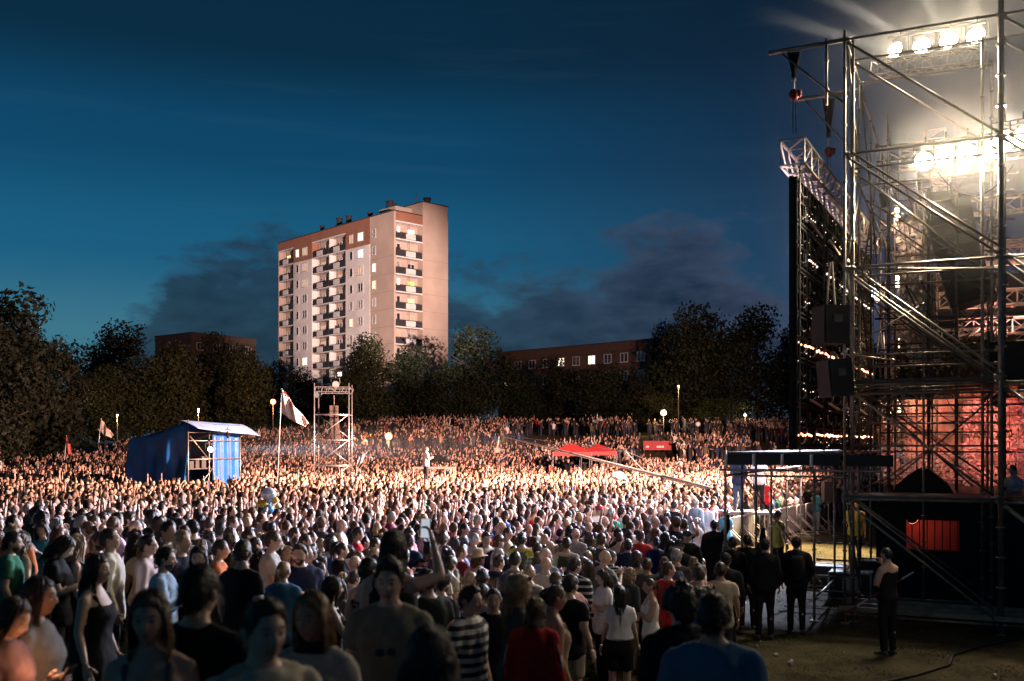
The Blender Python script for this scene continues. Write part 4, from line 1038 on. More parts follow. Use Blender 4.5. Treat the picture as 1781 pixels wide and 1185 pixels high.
# ================================================================ smoke round the lamps of the stage
def smoke(name, label, c, r, dens, col, soft=.0):
    m = bpy.data.materials.new(name); m.use_nodes = True; t = m.node_tree; t.nodes.clear()
    out = t.nodes.new('ShaderNodeOutputMaterial'); v = t.nodes.new('ShaderNodeVolumePrincipled'); v.inputs['Color'].default_value = (*col, 1); v.inputs['Anisotropy'].default_value = .55
    tcn = t.nodes.new('ShaderNodeTexCoord'); gr = t.nodes.new('ShaderNodeVectorMath'); gr.operation = 'LENGTH'; t.links.new(tcn.outputs['Object'], gr.inputs[0])
    mr = t.nodes.new('ShaderNodeMapRange'); mr.interpolation_type = 'SMOOTHSTEP'; mr.inputs[1].default_value = .1; mr.inputs[2].default_value = .98; mr.inputs[3].default_value = dens; mr.inputs[4].default_value = 0
    t.links.new(gr.outputs['Value'], mr.inputs[0])
    n = t.nodes.new('ShaderNodeTexNoise'); n.inputs['Scale'].default_value = 2.2; n.inputs['Detail'].default_value = 3; t.links.new(tcn.outputs['Object'], n.inputs['Vector'])
    m2 = t.nodes.new('ShaderNodeMapRange'); m2.inputs[1].default_value = .3; m2.inputs[2].default_value = .7; m2.inputs[3].default_value = .75; m2.inputs[4].default_value = 1.2; t.links.new(n.outputs[0], m2.inputs[0])
    mu = t.nodes.new('ShaderNodeMath'); mu.operation = 'MULTIPLY'; t.links.new(mr.outputs[0], mu.inputs[0]); t.links.new(m2.outputs[0], mu.inputs[1]); t.links.new(mu.outputs[0], v.inputs['Density'])
    t.links.new(v.outputs[0], out.inputs['Volume'])
    o = MB().ball((0, 0, 0), 1, 24, 14).build(name, m); o.location = c; o.scale = r; return tag(o, label, 'smoke', kind='stuff')
smoke('stage_smoke', 'thin stage smoke glowing round the lamps of the tower', (13.2, 22.5, 11.5), (8.5, 9, 8.4), .053, (1, .96, .9))
smoke('beam_smoke', 'faint smoke in the beam of the follow spot', (-7.0, 43.2, 3.35), (11, 7, 1.3), .010, (1, 1, 1))
for i, (px, py, d, tx, tz) in enumerate(((1557, 88, 21.5, -1, .32), (1603, 80, 21.1, -.9, .55), (1650, 70, 20.6, -.45, .9), (1697, 62, 20.2, -.12, 1))):
    p = at(px, py, d); spot('beam_light', p+Vector((tx, 0, tz))*.15, p + Vector((tx, .1, tz))*5, 60000, 11, .9, (1, .93, .8), .08)

# ================================================================ litter and a cable on the trampled grass
LIT_W = pmat('paper_scrap', (.36, .34, .31), rough=.8)
rl = random.Random(8)
for k in range(16):
    y = rl.uniform(12.5, 19); x = rl.uniform(.22*y, .52*y); z = ground_z(x, y)+.012
    if (x-6.45)*.9063-(y-19.3)*.4226 > -.2 and (x-6.45)*.4226+(y-19.3)*.9063 > -.2: continue
    b = MB(); a = rl.uniform(0, 6.28)
    if k % 3: w = rl.uniform(.018, .045); b.add([(-w, -w*.6, .002), (w, -w*.5, .02), (w*.8, w*.6, .004), (-w*.7, w*.5, .03)], [(0, 1, 2), (0, 2, 3)])
    else: b.tube((0, 0, .028), (.08, 0, .025), .024, 9, .03)
    o = b.build('paper_scrap' if k % 3 else 'plastic_cup', LIT_W); o.location = (x, y, z); o.rotation_euler = (0, 0, a)
    tag(o, 'small crumpled paper scrap lying on the dark grass before the tower' if k % 3 else 'pale plastic cup lying on its side on the dark grass', 'litter', 'paper scraps on the grass' if k % 3 else 'plastic cups on the grass')
pts = [(2.9+.75*i+.25*math.sin(i*1.7), 12.0+.72*i) for i in range(9)]
tag(MB().path([(x, y, ground_z(x, y)+.025) for x, y in pts], .02, 6).build('power_cable', BLACKP), 'black power cable snaking over the dark grass to the tower', 'cable')
# ================================================================ people
SKIN = pmat('skin', (.5, .32, .24), rough=.55, objcol=True, var=.08, vscale=9, spec=.4)
SKIN.node_tree.nodes['Principled BSDF'].inputs['Subsurface Weight'].default_value = .0
CLOTH = pmat('garment', (.3, .3, .3), rough=.9, objcol=True, var=.10, vscale=14, bump=.08, bscale=110, spec=.15)
HAIR = pmat('hair', (.03, .02, .015), rough=.5, objcol=True, var=.45, vscale=26, spec=.45, bump=.5, bscale=60)
EYE_W = pmat('eye_white', (.42, .39, .36), rough=.25); EYE_D = pmat('eye_dark', (.02, .014, .01), rough=.25)
LIP = pmat('lip', (.40, .19, .15), rough=.45); SOLE = pmat('shoe', (.5, .48, .46), rough=.7, objcol=True)
def striped(name, a, b, n, axis=2):
    m = bpy.data.materials.new(name); m.use_nodes = True; t = m.node_tree; bs = t.nodes['Principled BSDF']; bs.inputs['Roughness'].default_value = .9
    tcn = t.nodes.new('ShaderNodeTexCoord'); sp = t.nodes.new('ShaderNodeSeparateXYZ'); t.links.new(tcn.outputs['Object'], sp.inputs[0])
    mu = t.nodes.new('ShaderNodeMath'); mu.operation = 'MULTIPLY'; mu.inputs[1].default_value = n; t.links.new(sp.outputs[axis], mu.inputs[0])
    fr = t.nodes.new('ShaderNodeMath'); fr.operation = 'FRACT'; t.links.new(mu.outputs[0], fr.inputs[0])
    gt = t.nodes.new('ShaderNodeMath'); gt.operation = 'GREATER_THAN'; gt.inputs[1].default_value = .5; t.links.new(fr.outputs[0], gt.inputs[0])
    mx = t.nodes.new('ShaderNodeMixRGB'); t.links.new(gt.outputs[0], mx.inputs[0]); mx.inputs[1].default_value = (*a, 1); mx.inputs[2].default_value = (*b, 1); t.links.new(mx.outputs[0], bs.inputs['Base Color']); return m
STRIPE = striped('striped_cloth', (.55, .53, .5), (.02, .02, .025), 13); STRIPE_B = striped('fine_striped_cloth', (.5, .5, .55), (.06, .10, .2), 22)

def patterned(name, kind, n):
    m = CLOTH.copy(); m.name = name; t = m.node_tree; bs = t.nodes['Principled BSDF']; src = bs.inputs['Base Color'].links[0].from_socket
    tcn = t.nodes.new('ShaderNodeTexCoord'); sp = t.nodes.new('ShaderNodeSeparateXYZ'); t.links.new(tcn.outputs['Object'], sp.inputs[0])
    def band(axis, w):
        mu = t.nodes.new('ShaderNodeMath'); mu.operation = 'MULTIPLY'; mu.inputs[1].default_value = n; t.links.new(sp.outputs[axis], mu.inputs[0])
        fr = t.nodes.new('ShaderNodeMath'); fr.operation = 'FRACT'; t.links.new(mu.outputs[0], fr.inputs[0])
        gt = t.nodes.new('ShaderNodeMath'); gt.operation = 'LESS_THAN'; gt.inputs[1].default_value = w; t.links.new(fr.outputs[0], gt.inputs[0]); return gt.outputs[0]
    if kind == 'stripe': f = band(2, .35)
    elif kind == 'plaid':
        ad = t.nodes.new('ShaderNodeMath'); ad.operation = 'MULTIPLY_ADD'; ad.inputs[1].default_value = .5; t.links.new(band(2, .4), ad.inputs[0])
        m5 = t.nodes.new('ShaderNodeMath'); m5.operation = 'MULTIPLY'; m5.inputs[1].default_value = .5; t.links.new(band(0, .4), m5.inputs[0]); t.links.new(m5.outputs[0], ad.inputs[2]); f = ad.outputs[0]
    else:                                     # a print across the chest
        nz_ = t.nodes.new('ShaderNodeTexNoise'); nz_.inputs['Scale'].default_value = n; t.links.new(tcn.outputs['Object'], nz_.inputs['Vector'])
        g1 = t.nodes.new('ShaderNodeMath'); g1.operation = 'GREATER_THAN'; g1.inputs[1].default_value = .52; t.links.new(nz_.outputs[0], g1.inputs[0]); f = g1.outputs[0]
        for ax, lo, hi_ in ((2, 1.14, 1.34), (0, -.11, .11)):
            for op, v in (('GREATER_THAN', lo), ('LESS_THAN', hi_)):
                c = t.nodes.new('ShaderNodeMath'); c.operation = op; c.inputs[1].default_value = v; t.links.new(sp.outputs[ax], c.inputs[0])
                mm = t.nodes.new('ShaderNodeMath'); mm.operation = 'MULTIPLY'; t.links.new(f, mm.inputs[0]); t.links.new(c.outputs[0], mm.inputs[1]); f = mm.outputs[0]
    iv = t.nodes.new('ShaderNodeMixRGB'); iv.inputs[0].default_value = .75; t.links.new(src, iv.inputs[1]); iv.inputs[2].default_value = (.5, .48, .45, 1) if kind != 'plaid' else (.03, .03, .04, 1)
    mx = t.nodes.new('ShaderNodeMixRGB'); t.links.new(f, mx.inputs[0]); t.links.new(src, mx.inputs[1]); t.links.new(iv.outputs[0], mx.inputs[2]); t.links.new(mx.outputs[0], bs.inputs['Base Color']); return m
PATTERNS = [patterned('garment_striped', 'stripe', 11), patterned('garment_fine_striped', 'stripe', 24), patterned('garment_plaid', 'plaid', 13), patterned('garment_printed', 'print', 34), patterned('garment_print_bold', 'print', 16)]
# ---- head in its own space: origin between the ears, facing +y
def head_shape(nu, nv, off=None, female=False):
    """grid of head points; off(az, p) pushes the surface outwards (hair, beard)"""
    P = []
    for j in range(nv+1):
        la = -math.pi/2 + math.pi*(j/nv); row = []
        for i in range(nu):
            az = 2*math.pi*i/nu                        # 0 = front
            az = az - .28*math.sin(az) if nu >= 20 else az   # more points on the face
            cl = max(math.cos(la), .03)
            x, y, z = .0745*cl*math.sin(az), .0965*cl*math.cos(az), .118*math.sin(la)
            t = -z/.118
            if t > 0:
                s = smooth(t)
                x *= 1 - (.30 if female else .22)*s
                if y < 0: y *= 1 - .50*s
                else: y *= 1 - .04*s
                if y > 0: y += .010*math.exp(-((z+.100)/.018)**2)*math.exp(-(x/.024)**2)
            if y > 0:
                ax = abs(x)
                y += (.020 if female else .024)*math.exp(-(x/.0115)**2)*math.exp(-((z+.030)/(.014 if z < -.03 else .026))**2)
                y -= .013*math.exp(-((ax-.031)/.015)**2)*math.exp(-((z-.006)/.014)**2)
                y += .005*math.exp(-((z-.030)/.010)**2)*(1 if ax < .05 else 0)
                y += .005*math.exp(-((ax-.040)/.016)**2)*math.exp(-((z+.028)/.016)**2)
                y += .006*math.exp(-(x/.022)**2)*(math.exp(-((z+.058)/.006)**2)+.9*math.exp(-((z+.072)/.006)**2))
            p = Vector((x, y, z))
            if off: p = p + Vector((x, y, z*.8)).normalized()*off(az, p)
            row.append(p)
        P.append(row)
    return P
def head_into(mb, Hm, hi, female):
    nu, nv = (40, 32) if hi else (20, 16)
    P = head_shape(nu, nv, None, female); mb.use(SKIN); o = len(mb.v)
    mb.v += [tuple(Hm @ p) for r in P for p in r]
    for j in range(nv):
        for i in range(nu):
            q = P[j][i]; lip = (q.y > .05 and abs(q.x) < .024 and -.078 < q.z < -.056)
            mb.use(LIP if lip else SKIN)
            mb.f.append((o+j*nu+i, o+j*nu+(i+1) % nu, o+(j+1)*nu+(i+1) % nu, o+(j+1)*nu+i)); mb.m.append(mb.cur)
    for sx in (-1, 1):
        def bl(c, r, mat, nu=8, nv=6):
            t = MB().ball(c, r, nu, nv); mb.use(mat); mb.add([Hm @ Vector(v) for v in t.v], t.f)
        bl((sx*.031, .0762, .005), (.0118, .0105, .0085), EYE_W); bl((sx*.031, .0838, .005), (.0058, .0040, .0058), EYE_D, 7, 5); bl((sx*.031, .0775, .0105), (.0150, .0120, .0062), SKIN); bl((sx*.031, .0765, -.0035), (.0140, .0105, .0042), SKIN); bl((sx*.031, .0868, .0072), (.0125, .0030, .0014), EYE_D, 8, 4)
        bl((sx*.032, .0885, .0275), (.017, .005, .0028), EYE_D, 8, 4)
        bl((sx*.0775, -.006, -.004), (.011, .021, .031), SKIN); bl((sx*.083, -.018, .008), (.008, .012, .02), SKIN)

def hairline(az):
    """height of the hair's lower edge round the head"""
    c = math.cos(az); return .066*smooth((c-.35)/.5) + (-.012)*(1-smooth((c-.1)/.4)) - .062*smooth((-c-.15)/.6)
def cap_mesh(mb, vol, hi, length=0., top=0., rough=.004, seed=0, side=1.0):
    nu, nv = (44, 34) if hi else (20, 16)
    def off(az, p):
        m = smooth((p.z-hairline(az)+length)/.022)
        n = noise.noise(Vector((p.x*60, p.y*60, p.z*18+seed)))*rough + noise.noise(Vector((p.x*22, p.y*22, p.z*9+seed)))*rough*1.4
        tp = top*smooth((p.z-.02)/.08)*(.55+.45*math.cos(az))
        sd = vol*(side if p.z < .05 else 1)
        return m*(sd+tp+n) - .006*(1-m)
    P = head_shape(nu, nv, off); o = len(mb.v); mb.v += [tuple(p) for r in P for p in r]
    for j in range(nv):
        for i in range(nu):
            az = 2*math.pi*i/nu; az = az-.28*math.sin(az) if nu >= 20 else az
            la = -math.pi/2 + math.pi*((j+1)/nv); z = .118*math.sin(la)
            if z > hairline(az)-length-.012:
                mb.f.append((o+j*nu+i, o+j*nu+(i+1) % nu, o+(j+1)*nu+(i+1) % nu, o+(j+1)*nu+i)); mb.m.append(mb.cur)
def strand(mb, pts, w0, w1, n=4):
    rings = []
    for k, p in enumerate(pts):
        d = (pts[min(k+1, len(pts)-1)] - pts[max(k-1, 0)]); x, y = frame(d); w = w0 + (w1-w0)*k/(len(pts)-1)
        rings.append([p + x*(w*math.cos(6.2832*q/n)) + y*(w*.55*math.sin(6.2832*q/n)) for q in range(n)])
    mb.loft(rings)
def long_hair(mb, L, hi, seed, wave=.006, spread=1.0, front=True):
    r = random.Random(seed); n = 260 if hi else 64
    rings = []                                          # solid core behind the neck
    for k in range(7):
        t = k/6; z = .03 - L*.96*t; w = (.076+.010*t)*spread*(1-.4*t**2); d = .045*(1-.35*t)
        yc = -.040 - .050*smooth((t-.2)/.4)
        rings.append([Vector((w*math.cos(a), yc + d*math.sin(a), z)) for a in [6.2832*q/14 for q in range(14)]])
    mb.loft(rings)
    for i in range(n):
        az = r.uniform(1.12, 2*math.pi-1.12); c, s = math.cos(az), math.sin(az)
        ln = L*r.uniform(.72, 1.10)*(1 if c < .2 else .88); pts = []; top = R(r.uniform(55, 86)); az0 = az + r.uniform(-.25, .25)
        ph = r.uniform(0, 6.28); m = 10 if hi else 6; lift = 1.12 + r.uniform(0, .09)
        for k in range(m+1):
            t = k/m
            if t < .34:
                q = t/.34; la = top*(1-q) + R(6)*q; aa = az0*(1-q)+az*q; cl = math.cos(la)
                pts.append(Vector((.0745*cl*math.sin(aa), .0965*cl*math.cos(aa), .118*math.sin(la)))*lift)
            else:
                q = (t-.34)/.66; z = .014 - ln*q
                rx = (.0745*lift + .012*smooth(q*3))*spread*(1-.22*q*q); ry = .0965*lift*(1-.2*q)
                y = ry*c - .055*smooth((q-.1)/.4)*(1 if c < .1 else .3)
                if c > .05: y = max(y, -.02)
                pts.append(Vector((rx*s + wave*q*math.sin(ph+q*9), y + wave*q*math.cos(ph*1.7+q*8), z)))
        strand(mb, pts, .0062 if hi else .0125, .002 if hi else .004, 4 if hi else 3)
def short_strands(mb, style, hi, seed):
    r = random.Random(seed+9); n = 900 if hi else 110
    for i in range(n):
        az = r.uniform(0, 6.283); la = math.asin(r.uniform(-.55, .99)); p = Vector((.0745*math.cos(la)*math.sin(az), .0965*math.cos(la)*math.cos(az), .118*math.sin(la)))
        if p.z < hairline(az)+.006: continue
        nrm = Vector((p.x/.0745, p.y/.0965, p.z/.118)).normalized(); fr = smooth((math.cos(az)+.2)/.8)*smooth((p.z-.04)/.05)
        comb = Vector((r.gauss(0, .35), -.7+r.gauss(0, .35), -.55)) if p.z < .09 else Vector((r.gauss(0, .5), (-.2 if style != 'quiff' else .1)+r.gauss(0, .5), .1))
        d = (nrm*(.45+.9*fr*(style == 'quiff')) + comb - nrm*comb.dot(nrm)*.8).normalized(); b = p*1.07; ln = r.uniform(.018, .038)*(1.5 if style == 'quiff' and fr > .4 else 1 if style != 'crop' else .45)
        w = .0034 if hi else .009
        strand(mb, [b, b+d*ln*.55, b+d*ln+Vector((0, 0, -.004))], w, .001, 3)
HAIR_CACHE = {}
def hair_mesh(style, hi, seed):
    k = (style, hi, seed)
    if k in HAIR_CACHE: return HAIR_CACHE[k]
    mb = MB(); mb.use(HAIR)
    if style == 'short': cap_mesh(mb, .010, hi, top=.012, seed=seed, rough=.006)
    elif style == 'crop': cap_mesh(mb, .009, hi, rough=.003, seed=seed)
    elif style == 'quiff': cap_mesh(mb, .008, hi, top=.034, seed=seed, rough=.008, side=.6)
    elif style == 'curly': cap_mesh(mb, .028, hi, length=.02, top=.015, rough=.022, seed=seed)
    elif style == 'bob': cap_mesh(mb, .016, hi, length=.03, seed=seed, rough=.006); long_hair(mb, .20, hi, seed, .006, 1.08)
    elif style == 'long': cap_mesh(mb, .013, hi, length=.01, seed=seed, rough=.005); long_hair(mb, .42, hi, seed)
    elif style == 'wavy': cap_mesh(mb, .018, hi, length=.01, seed=seed, rough=.01); long_hair(mb, .36, hi, seed, .018, 1.15)
    elif style == 'bun': cap_mesh(mb, .009, hi, seed=seed); mb.ball((0, -.075, .12), (.046, .046, .042), 10, 8); mb.ball((.01, -.08, .14), (.03, .03, .025), 8, 6)
    elif style == 'ponytail':
        cap_mesh(mb, .009, hi, seed=seed); r = random.Random(seed)
        for i in range(26 if hi else 10):
            a = r.uniform(0, 6.28); q = r.uniform(0, .02)
            strand(mb, [Vector((q*math.cos(a)*s, -.11-.035*min(1, t*3)+q*math.sin(a)*s, .06-.34*t+.03*math.sin(t*3))) for t, s in ((0, .5), (.15, 1.2), (.4, 1.5), (.7, 1.3), (1, .6))], .014 if not hi else .010, .004)
    elif style == 'fringe_bald': cap_mesh(mb, .004, hi, rough=.002, seed=seed)
    if style in ('short', 'quiff', 'crop'): short_strands(mb, style, hi, seed)
    me = mb.mesh('hair', None, True); HAIR_CACHE[k] = me; return me
def cap_hat(kind):
    k = ('hat', kind)
    if k in HAIR_CACHE: return HAIR_CACHE[k]
    mb = MB(); mb.use(CLOTH); rings = []
    if kind == 'cap':
        for t in range(8):
            la = t/7*1.45; z = .045+.088*math.sin(la); c = math.cos(la)
            rings.append([Vector((.092*c*math.sin(a), .112*c*math.cos(a)-.004, z)) for a in [6.2832*q/18 for q in range(18)]])
        mb.loft(rings); b = []
        for s, dz in ((.6, .0), (.95, .004), (1.25, -.004), (1.42, -.018)):
            b.append([Vector((.088*math.sin(a)*(1 if s < 1 else 1.02-.1*(s-1)), .108*max(.25, math.cos(a))*s, .05+dz-.06*abs(math.sin(a))**2*(s-.9)+h)) for a, h in [(-1.1+2.2*q/8, .004) for q in range(9)] + [(1.1-2.2*q/8, -.002) for q in range(9)]])
        mb.loft(b)
    else:
        for r_, z in ((.17, .030), (.172, .036), (.10, .052), (.096, .055), (.090, .12), (.075, .15), (.03, .158)):
            rings.append([Vector((r_*math.cos(a), r_*1.15*math.sin(a), z+(.012*math.cos(2*a) if r_ > .12 else 0))) for a in [6.2832*q/20 for q in range(20)]])
        mb.loft(rings)
    HAIR_CACHE[k] = mb.mesh(kind, None, True); return HAIR_CACHE[k]
def beard_mesh():
    if 'beard' in HAIR_CACHE: return HAIR_CACHE['beard']
    mb = MB(); mb.use(HAIR); nu, nv = 30, 24
    P = head_shape(nu, nv, lambda az, p: .009*smooth((-.035-p.z)/.02)*smooth((math.cos(az)+.1)/.3) - .004 + noise.noise(p*70)*.002); o = len(mb.v); mb.v += [tuple(p) for r in P for p in r]
    for j in range(nv):
        for i in range(nu):
            p = P[j][i]; az = 2*math.pi*i/nu; az -= .28*math.sin(az)
            if p.z < -.034 and math.cos(az) > .0 and not (abs(p.x) < .022 and -.080 < p.z < -.052 and p.y > .03):
                mb.f.append((o+j*nu+i, o+j*nu+(i+1) % nu, o+(j+1)*nu+(i+1) % nu, o+(j+1)*nu+i)); mb.m.append(mb.cur)
    HAIR_CACHE['beard'] = mb.mesh('beard', None, True); return HAIR_CACHE['beard']

# ---- poses: right elbow, right wrist, left elbow, left wrist (person faces +y, right hand on +x)
POSES = {
 'stand':  ((.245, -.03, 1.17), (.255, .06, .93), (-.245, -.03, 1.17), (-.25, .05, .93)),
 'pocket': ((.29, -.06, 1.18), (.20, .08, .96), (-.245, -.03, 1.17), (-.25, .06, .94)),
 'folded': ((.245, .06, 1.19), (-.05, .20, 1.20), (-.245, .06, 1.17), (.06, .225, 1.24)),
 'phone':  ((.235, .05, 1.17), (.07, .29, 1.25), (-.235, .05, 1.17), (-.06, .28, 1.22)),
 'clap':   ((.25, .10, 1.20), (.05, .33, 1.38), (-.25, .10, 1.20), (-.05, .33, 1.38)),
 'film':   ((.36, .10, 1.46), (.20, .22, 1.66), (-.245, -.02, 1.17), (-.24, .08, .95)),
 'raise':  ((.31, .06, 1.62), (.27, .10, 1.90), (-.31, .06, 1.62), (-.25, .10, 1.90)),
 'wave':   ((.30, .05, 1.60), (.30, .08, 1.90), (-.245, -.03, 1.17), (-.25, .05, .93)),
 'chin':   ((.23, .13, 1.18), (.08, .17, 1.46), (-.23, .07, 1.17), (.10, .20, 1.16)),
}
SW = (.180, .152)
def body_rings(g, inf=0., z0=.84, z1=1.53, loose=0.):
    m = [(.82, .120, .095, 0), (.88, .158, .112, -.005), (.95, .166, .116, -.008), (1.03, .150, .104, 0), (1.10, .143, .100, .004), (1.18, .150, .106, .006), (1.28, .168, .116, .006), (1.36, .176, .116, .002), (1.42, .150, .098, -.004), (1.465, .118, .080, -.008), (1.50, .068, .062, -.006), (1.54, .056, .056, .0)]
    f = [(.82, .125, .100, 0), (.88, .166, .120, -.010), (.95, .168, .122, -.014), (1.03, .138, .100, -.002), (1.10, .122, .090, .004), (1.18, .128, .096, .008), (1.28, .146, .122, .022), (1.36, .148, .110, .010), (1.42, .126, .086, -.004), (1.465, .098, .070, -.008), (1.50, .056, .054, -.006), (1.54, .048, .050, .0)]
    out = []
    for z, rx, ry, yc in (f if g else m):
        if z < z0-.001 or z > z1+.001: continue
        e = inf + loose*max(0, (1.28-z)/.4); ee = e if z < 1.47 else e*.6
        out.append((z, rx+ee, ry+ee, yc))
    return out
def ring_pts(z, rx, ry, yc, n=18):
    pts = []
    for k in range(n):
        a = 2*math.pi*k/n; c, s = math.cos(a), math.sin(a)
        pts.append(Vector((rx*math.copysign(abs(c)**.85, c), yc+ry*math.copysign(abs(s)**.85, s), z)))
    return pts
def limb(mb, pts, n=12):
    for (a, ra), (b, rb) in zip(pts[:-1], pts[1:]): mb.tube(a, b, ra, n, rb)
    for a, ra in pts[1:-1]: mb.ball(a, ra*.99, 10, 8)
def wrinkle(me, amp, fq, seed):
    n = len(me.vertices); co = np.empty(n*3); me.vertices.foreach_get('co', co); no = np.empty(n*3); me.vertices.foreach_get('normal', no); co = co.reshape(-1, 3); no = no.reshape(-1, 3)
    d = np.array([noise.noise(Vector((c[0]*fq+seed+c[2]*5, c[1]*fq, c[2]*fq*.7-c[0]*4))) + .8*(1-2*abs(noise.noise(Vector((c[0]*fq*1.2+c[2]*fq, c[1]*fq+seed, c[2]*fq*.8-c[0]*fq*.8))))) - .3 for c in co])
    co += no*(d*amp)[:, None]; me.vertices.foreach_set('co', co.ravel()); me.update()

JOBS = {}; DONE = {}
def want(key, fn): 
    if key not in JOBS: JOBS[key] = fn
    return key
def arm_pts(g, pose, inf, upto, r0=None):
    """limb points for both arms; upto 0..1 upper arm share, 2 = whole arm"""
    p = POSES[pose]; out = []
    for s, (E, Wr) in ((1, p[:2]), (-1, p[2:])):
        S = Vector((s*SW[g], -.008, 1.408)); k = SW[g]/.188; E = Vector((E[0]*(k if abs(E[0]) > .15 else 1), E[1], E[2])); Wr = Vector(Wr); q = .86 if g else 1
        if upto >= 2: out.append([(S, .056*q+inf), (E, .043*q+inf*.9), (E.lerp(Wr, .3), .043*q+inf*.8), (Wr, .028*q+inf*.55)])
        else: out.append([(S, .056*q+inf), (S.lerp(E, upto), .052*q+inf*1.15)])
    return out
def mk_body(g, pose, hi):
    mb = MB(); mb.loft([ring_pts(*r) for r in body_rings(g)])
    for a in arm_pts(g, pose, 0, 2):
        limb(mb, a); mb.ball(a[0][0], .056*(.86 if g else 1), 10, 8); mb.tube((a[0][0].x*.20, -.012, 1.480), a[0][0]+Vector((0, 0, .004)), .050*(.86 if g else 1), 10, .050*(.86 if g else 1))
    for s in (-1, 1):
        limb(mb, [(Vector((s*.088, 0, .90)), .090), (Vector((s*.098, .012, .50)), .056), (Vector((s*.102, -.012, .36)), .053), (Vector((s*.108, -.02, .08)), .036)])
    mb.tube((0, -.008, 1.44), (0, .012, 1.62), .056 if not g else .047, 12, .054 if not g else .046)
    return mb
def mk_top(g, kind, pose, hi):
    mb = MB(); inf = {'tee': .020, 'long': .022, 'jacket': .034, 'tank': .012, 'blouse': .022, 'dress': .014, 'hoodie': .036}[kind]
    if kind in ('tank', 'dress'):
        mb.loft([ring_pts(*r) for r in body_rings(g, inf, .88, 1.36, .012)])
        for s in (-1, 1): mb.path([(s*.085, .10, 1.34), (s*.095, .055, 1.43), (s*.095, -.05, 1.445), (s*.085, -.09, 1.34)], .022, 8)
        if kind == 'dress':
            mb.loft([ring_pts(z, rx, ry, 0) for z, rx, ry in ((1.05, .150, .11), (.92, .195, .15), (.75, .22, .18), (.55, .24, .20))])
    else:
        z0 = {'tee': .82, 'long': .82, 'jacket': .82, 'hoodie': .82, 'blouse': 1.02}[kind]; lo = {'tee': .022, 'long': .02, 'jacket': .02, 'hoodie': .025, 'blouse': .08}[kind]
        mb.loft([ring_pts(*r) for r in body_rings(g, inf, z0, 1.50, lo)])
        for a in arm_pts(g, pose, inf*.85, .62 if kind in ('tee', 'blouse') else 2):
            limb(mb, a); mb.ball(a[0][0], .056*(.86 if g else 1)+inf*.8, 10, 8); mb.tube((a[0][0].x*.30, -.012, 1.470), a[0][0]+Vector((0, 0, .004)), .046*(.86 if g else 1)+inf*.7, 10, .050*(.86 if g else 1)+inf*.7)
        if kind == 'hoodie': mb.ball((0, -.085, 1.46), (.11, .06, .07), 10, 7)
        if kind == 'jacket': mb.tube((0, -.02, 1.46), (0, -.005, 1.53), .088, 12, .074)
    return mb
def mk_bottom(g, kind, hi):
    mb = MB()
    if kind == 'skirt': mb.loft([ring_pts(z, rx, ry, -.006) for z, rx, ry in ((1.02, .155, .115), (.92, .185, .14), (.72, .205, .17), (.56, .22, .19))]); return mb
    mb.loft([ring_pts(*r) for r in body_rings(g, .012, .82, 1.03)])
    for s in (-1, 1):
        if kind == 'shorts': limb(mb, [(Vector((s*.088, 0, .90)), .105), (Vector((s*.096, .01, .60)), .088)])
        else: limb(mb, [(Vector((s*.088, 0, .90)), .102), (Vector((s*.099, .012, .50)), .070), (Vector((s*.108, -.018, .06)), .058)])
    return mb
def run_jobs():
    tmp = []
    for key, (mb, vox) in JOBS.items():
        if key in DONE: continue
        o = bpy.data.objects.new('tmp', mb.mesh('tmp')); COL.objects.link(o)
        m = o.modifiers.new('r', 'REMESH'); m.mode = 'VOXEL'; m.voxel_size = vox; m.use_smooth_shade = True
        m2 = o.modifiers.new('s', 'SMOOTH'); m2.factor = .5; m2.iterations = 2
        tmp.append((key, o))
    dg = bpy.context.evaluated_depsgraph_get(); dg.update()
    for key, o in tmp: DONE[key] = bpy.data.meshes.new_from_object(o.evaluated_get(dg))
    for key, o in tmp: me = o.data; bpy.data.objects.remove(o); bpy.data.meshes.remove(me)
def head_matrix(g, yaw, pitch):
    neck = Vector((0, 0, 1.525)); hc = Vector((0, .022, 1.636 if not g else 1.632))
    return Matrix.Translation(neck) @ Matrix.Rotation(R(-yaw), 4, 'Z') @ Matrix.Rotation(R(pitch), 4, 'X') @ Matrix.Translation(hc-neck) @ Matrix.Scale(1.0 if not g else .95, 4)
def hand_into(mb, E, Wr, side, curl):
    d = (Wr-E).normalized(); up = Vector((0, 0, 1)); inward = Vector((-side, 0, 0))
    n = inward - d*inward.dot(d)
    if n.length < .2: n = Vector((0, 1, 0)) - d*d.y
    n.normalize(); s = d.cross(n).normalized()
    if abs(d.z) > .6 and s.y < 0: s = -s                       # thumb side to the front
    elif abs(d.z) <= .6 and s.z < 0: s = -s                    # thumb side up
    c = Wr + d*.045; rings = []
    for t, w, th in ((-.05, .024, .020), (-.02, .034, .017), (.02, .040, .015), (.045, .039, .013), (.052, .03, .008)):
        rings.append([c + d*t + s*(w*math.cos(a)) + n*(th*math.sin(a)) for a in [6.2832*q/8 for q in range(8)]])
    mb.loft(rings)
    for i, (off, ln) in enumerate(((.029, .068), (.010, .078), (-.010, .072), (-.028, .056))):
        b = c + d*.045 + s*off; a1 = curl; a2 = curl*2.2
        p1 = b + (d*math.cos(a1)+n*math.sin(a1))*ln*.52; p2 = p1 + (d*math.cos(a2)+n*math.sin(a2))*ln*.48
        mb.tube(b, p1, .0092, 6, .0085); mb.tube(p1, p2, .0086, 6, .0062)
    b = c - d*.015 + s*.030; p1 = b + (d*.62+s*.62+n*.3).normalized()*.038; p2 = p1 + (d*.85+s*.25+n*.4).normalized()*.030
    mb.tube(b, p1, .0125, 6, .0105); mb.tube(p1, p2, .0105, 6, .0078)
FULL = {}
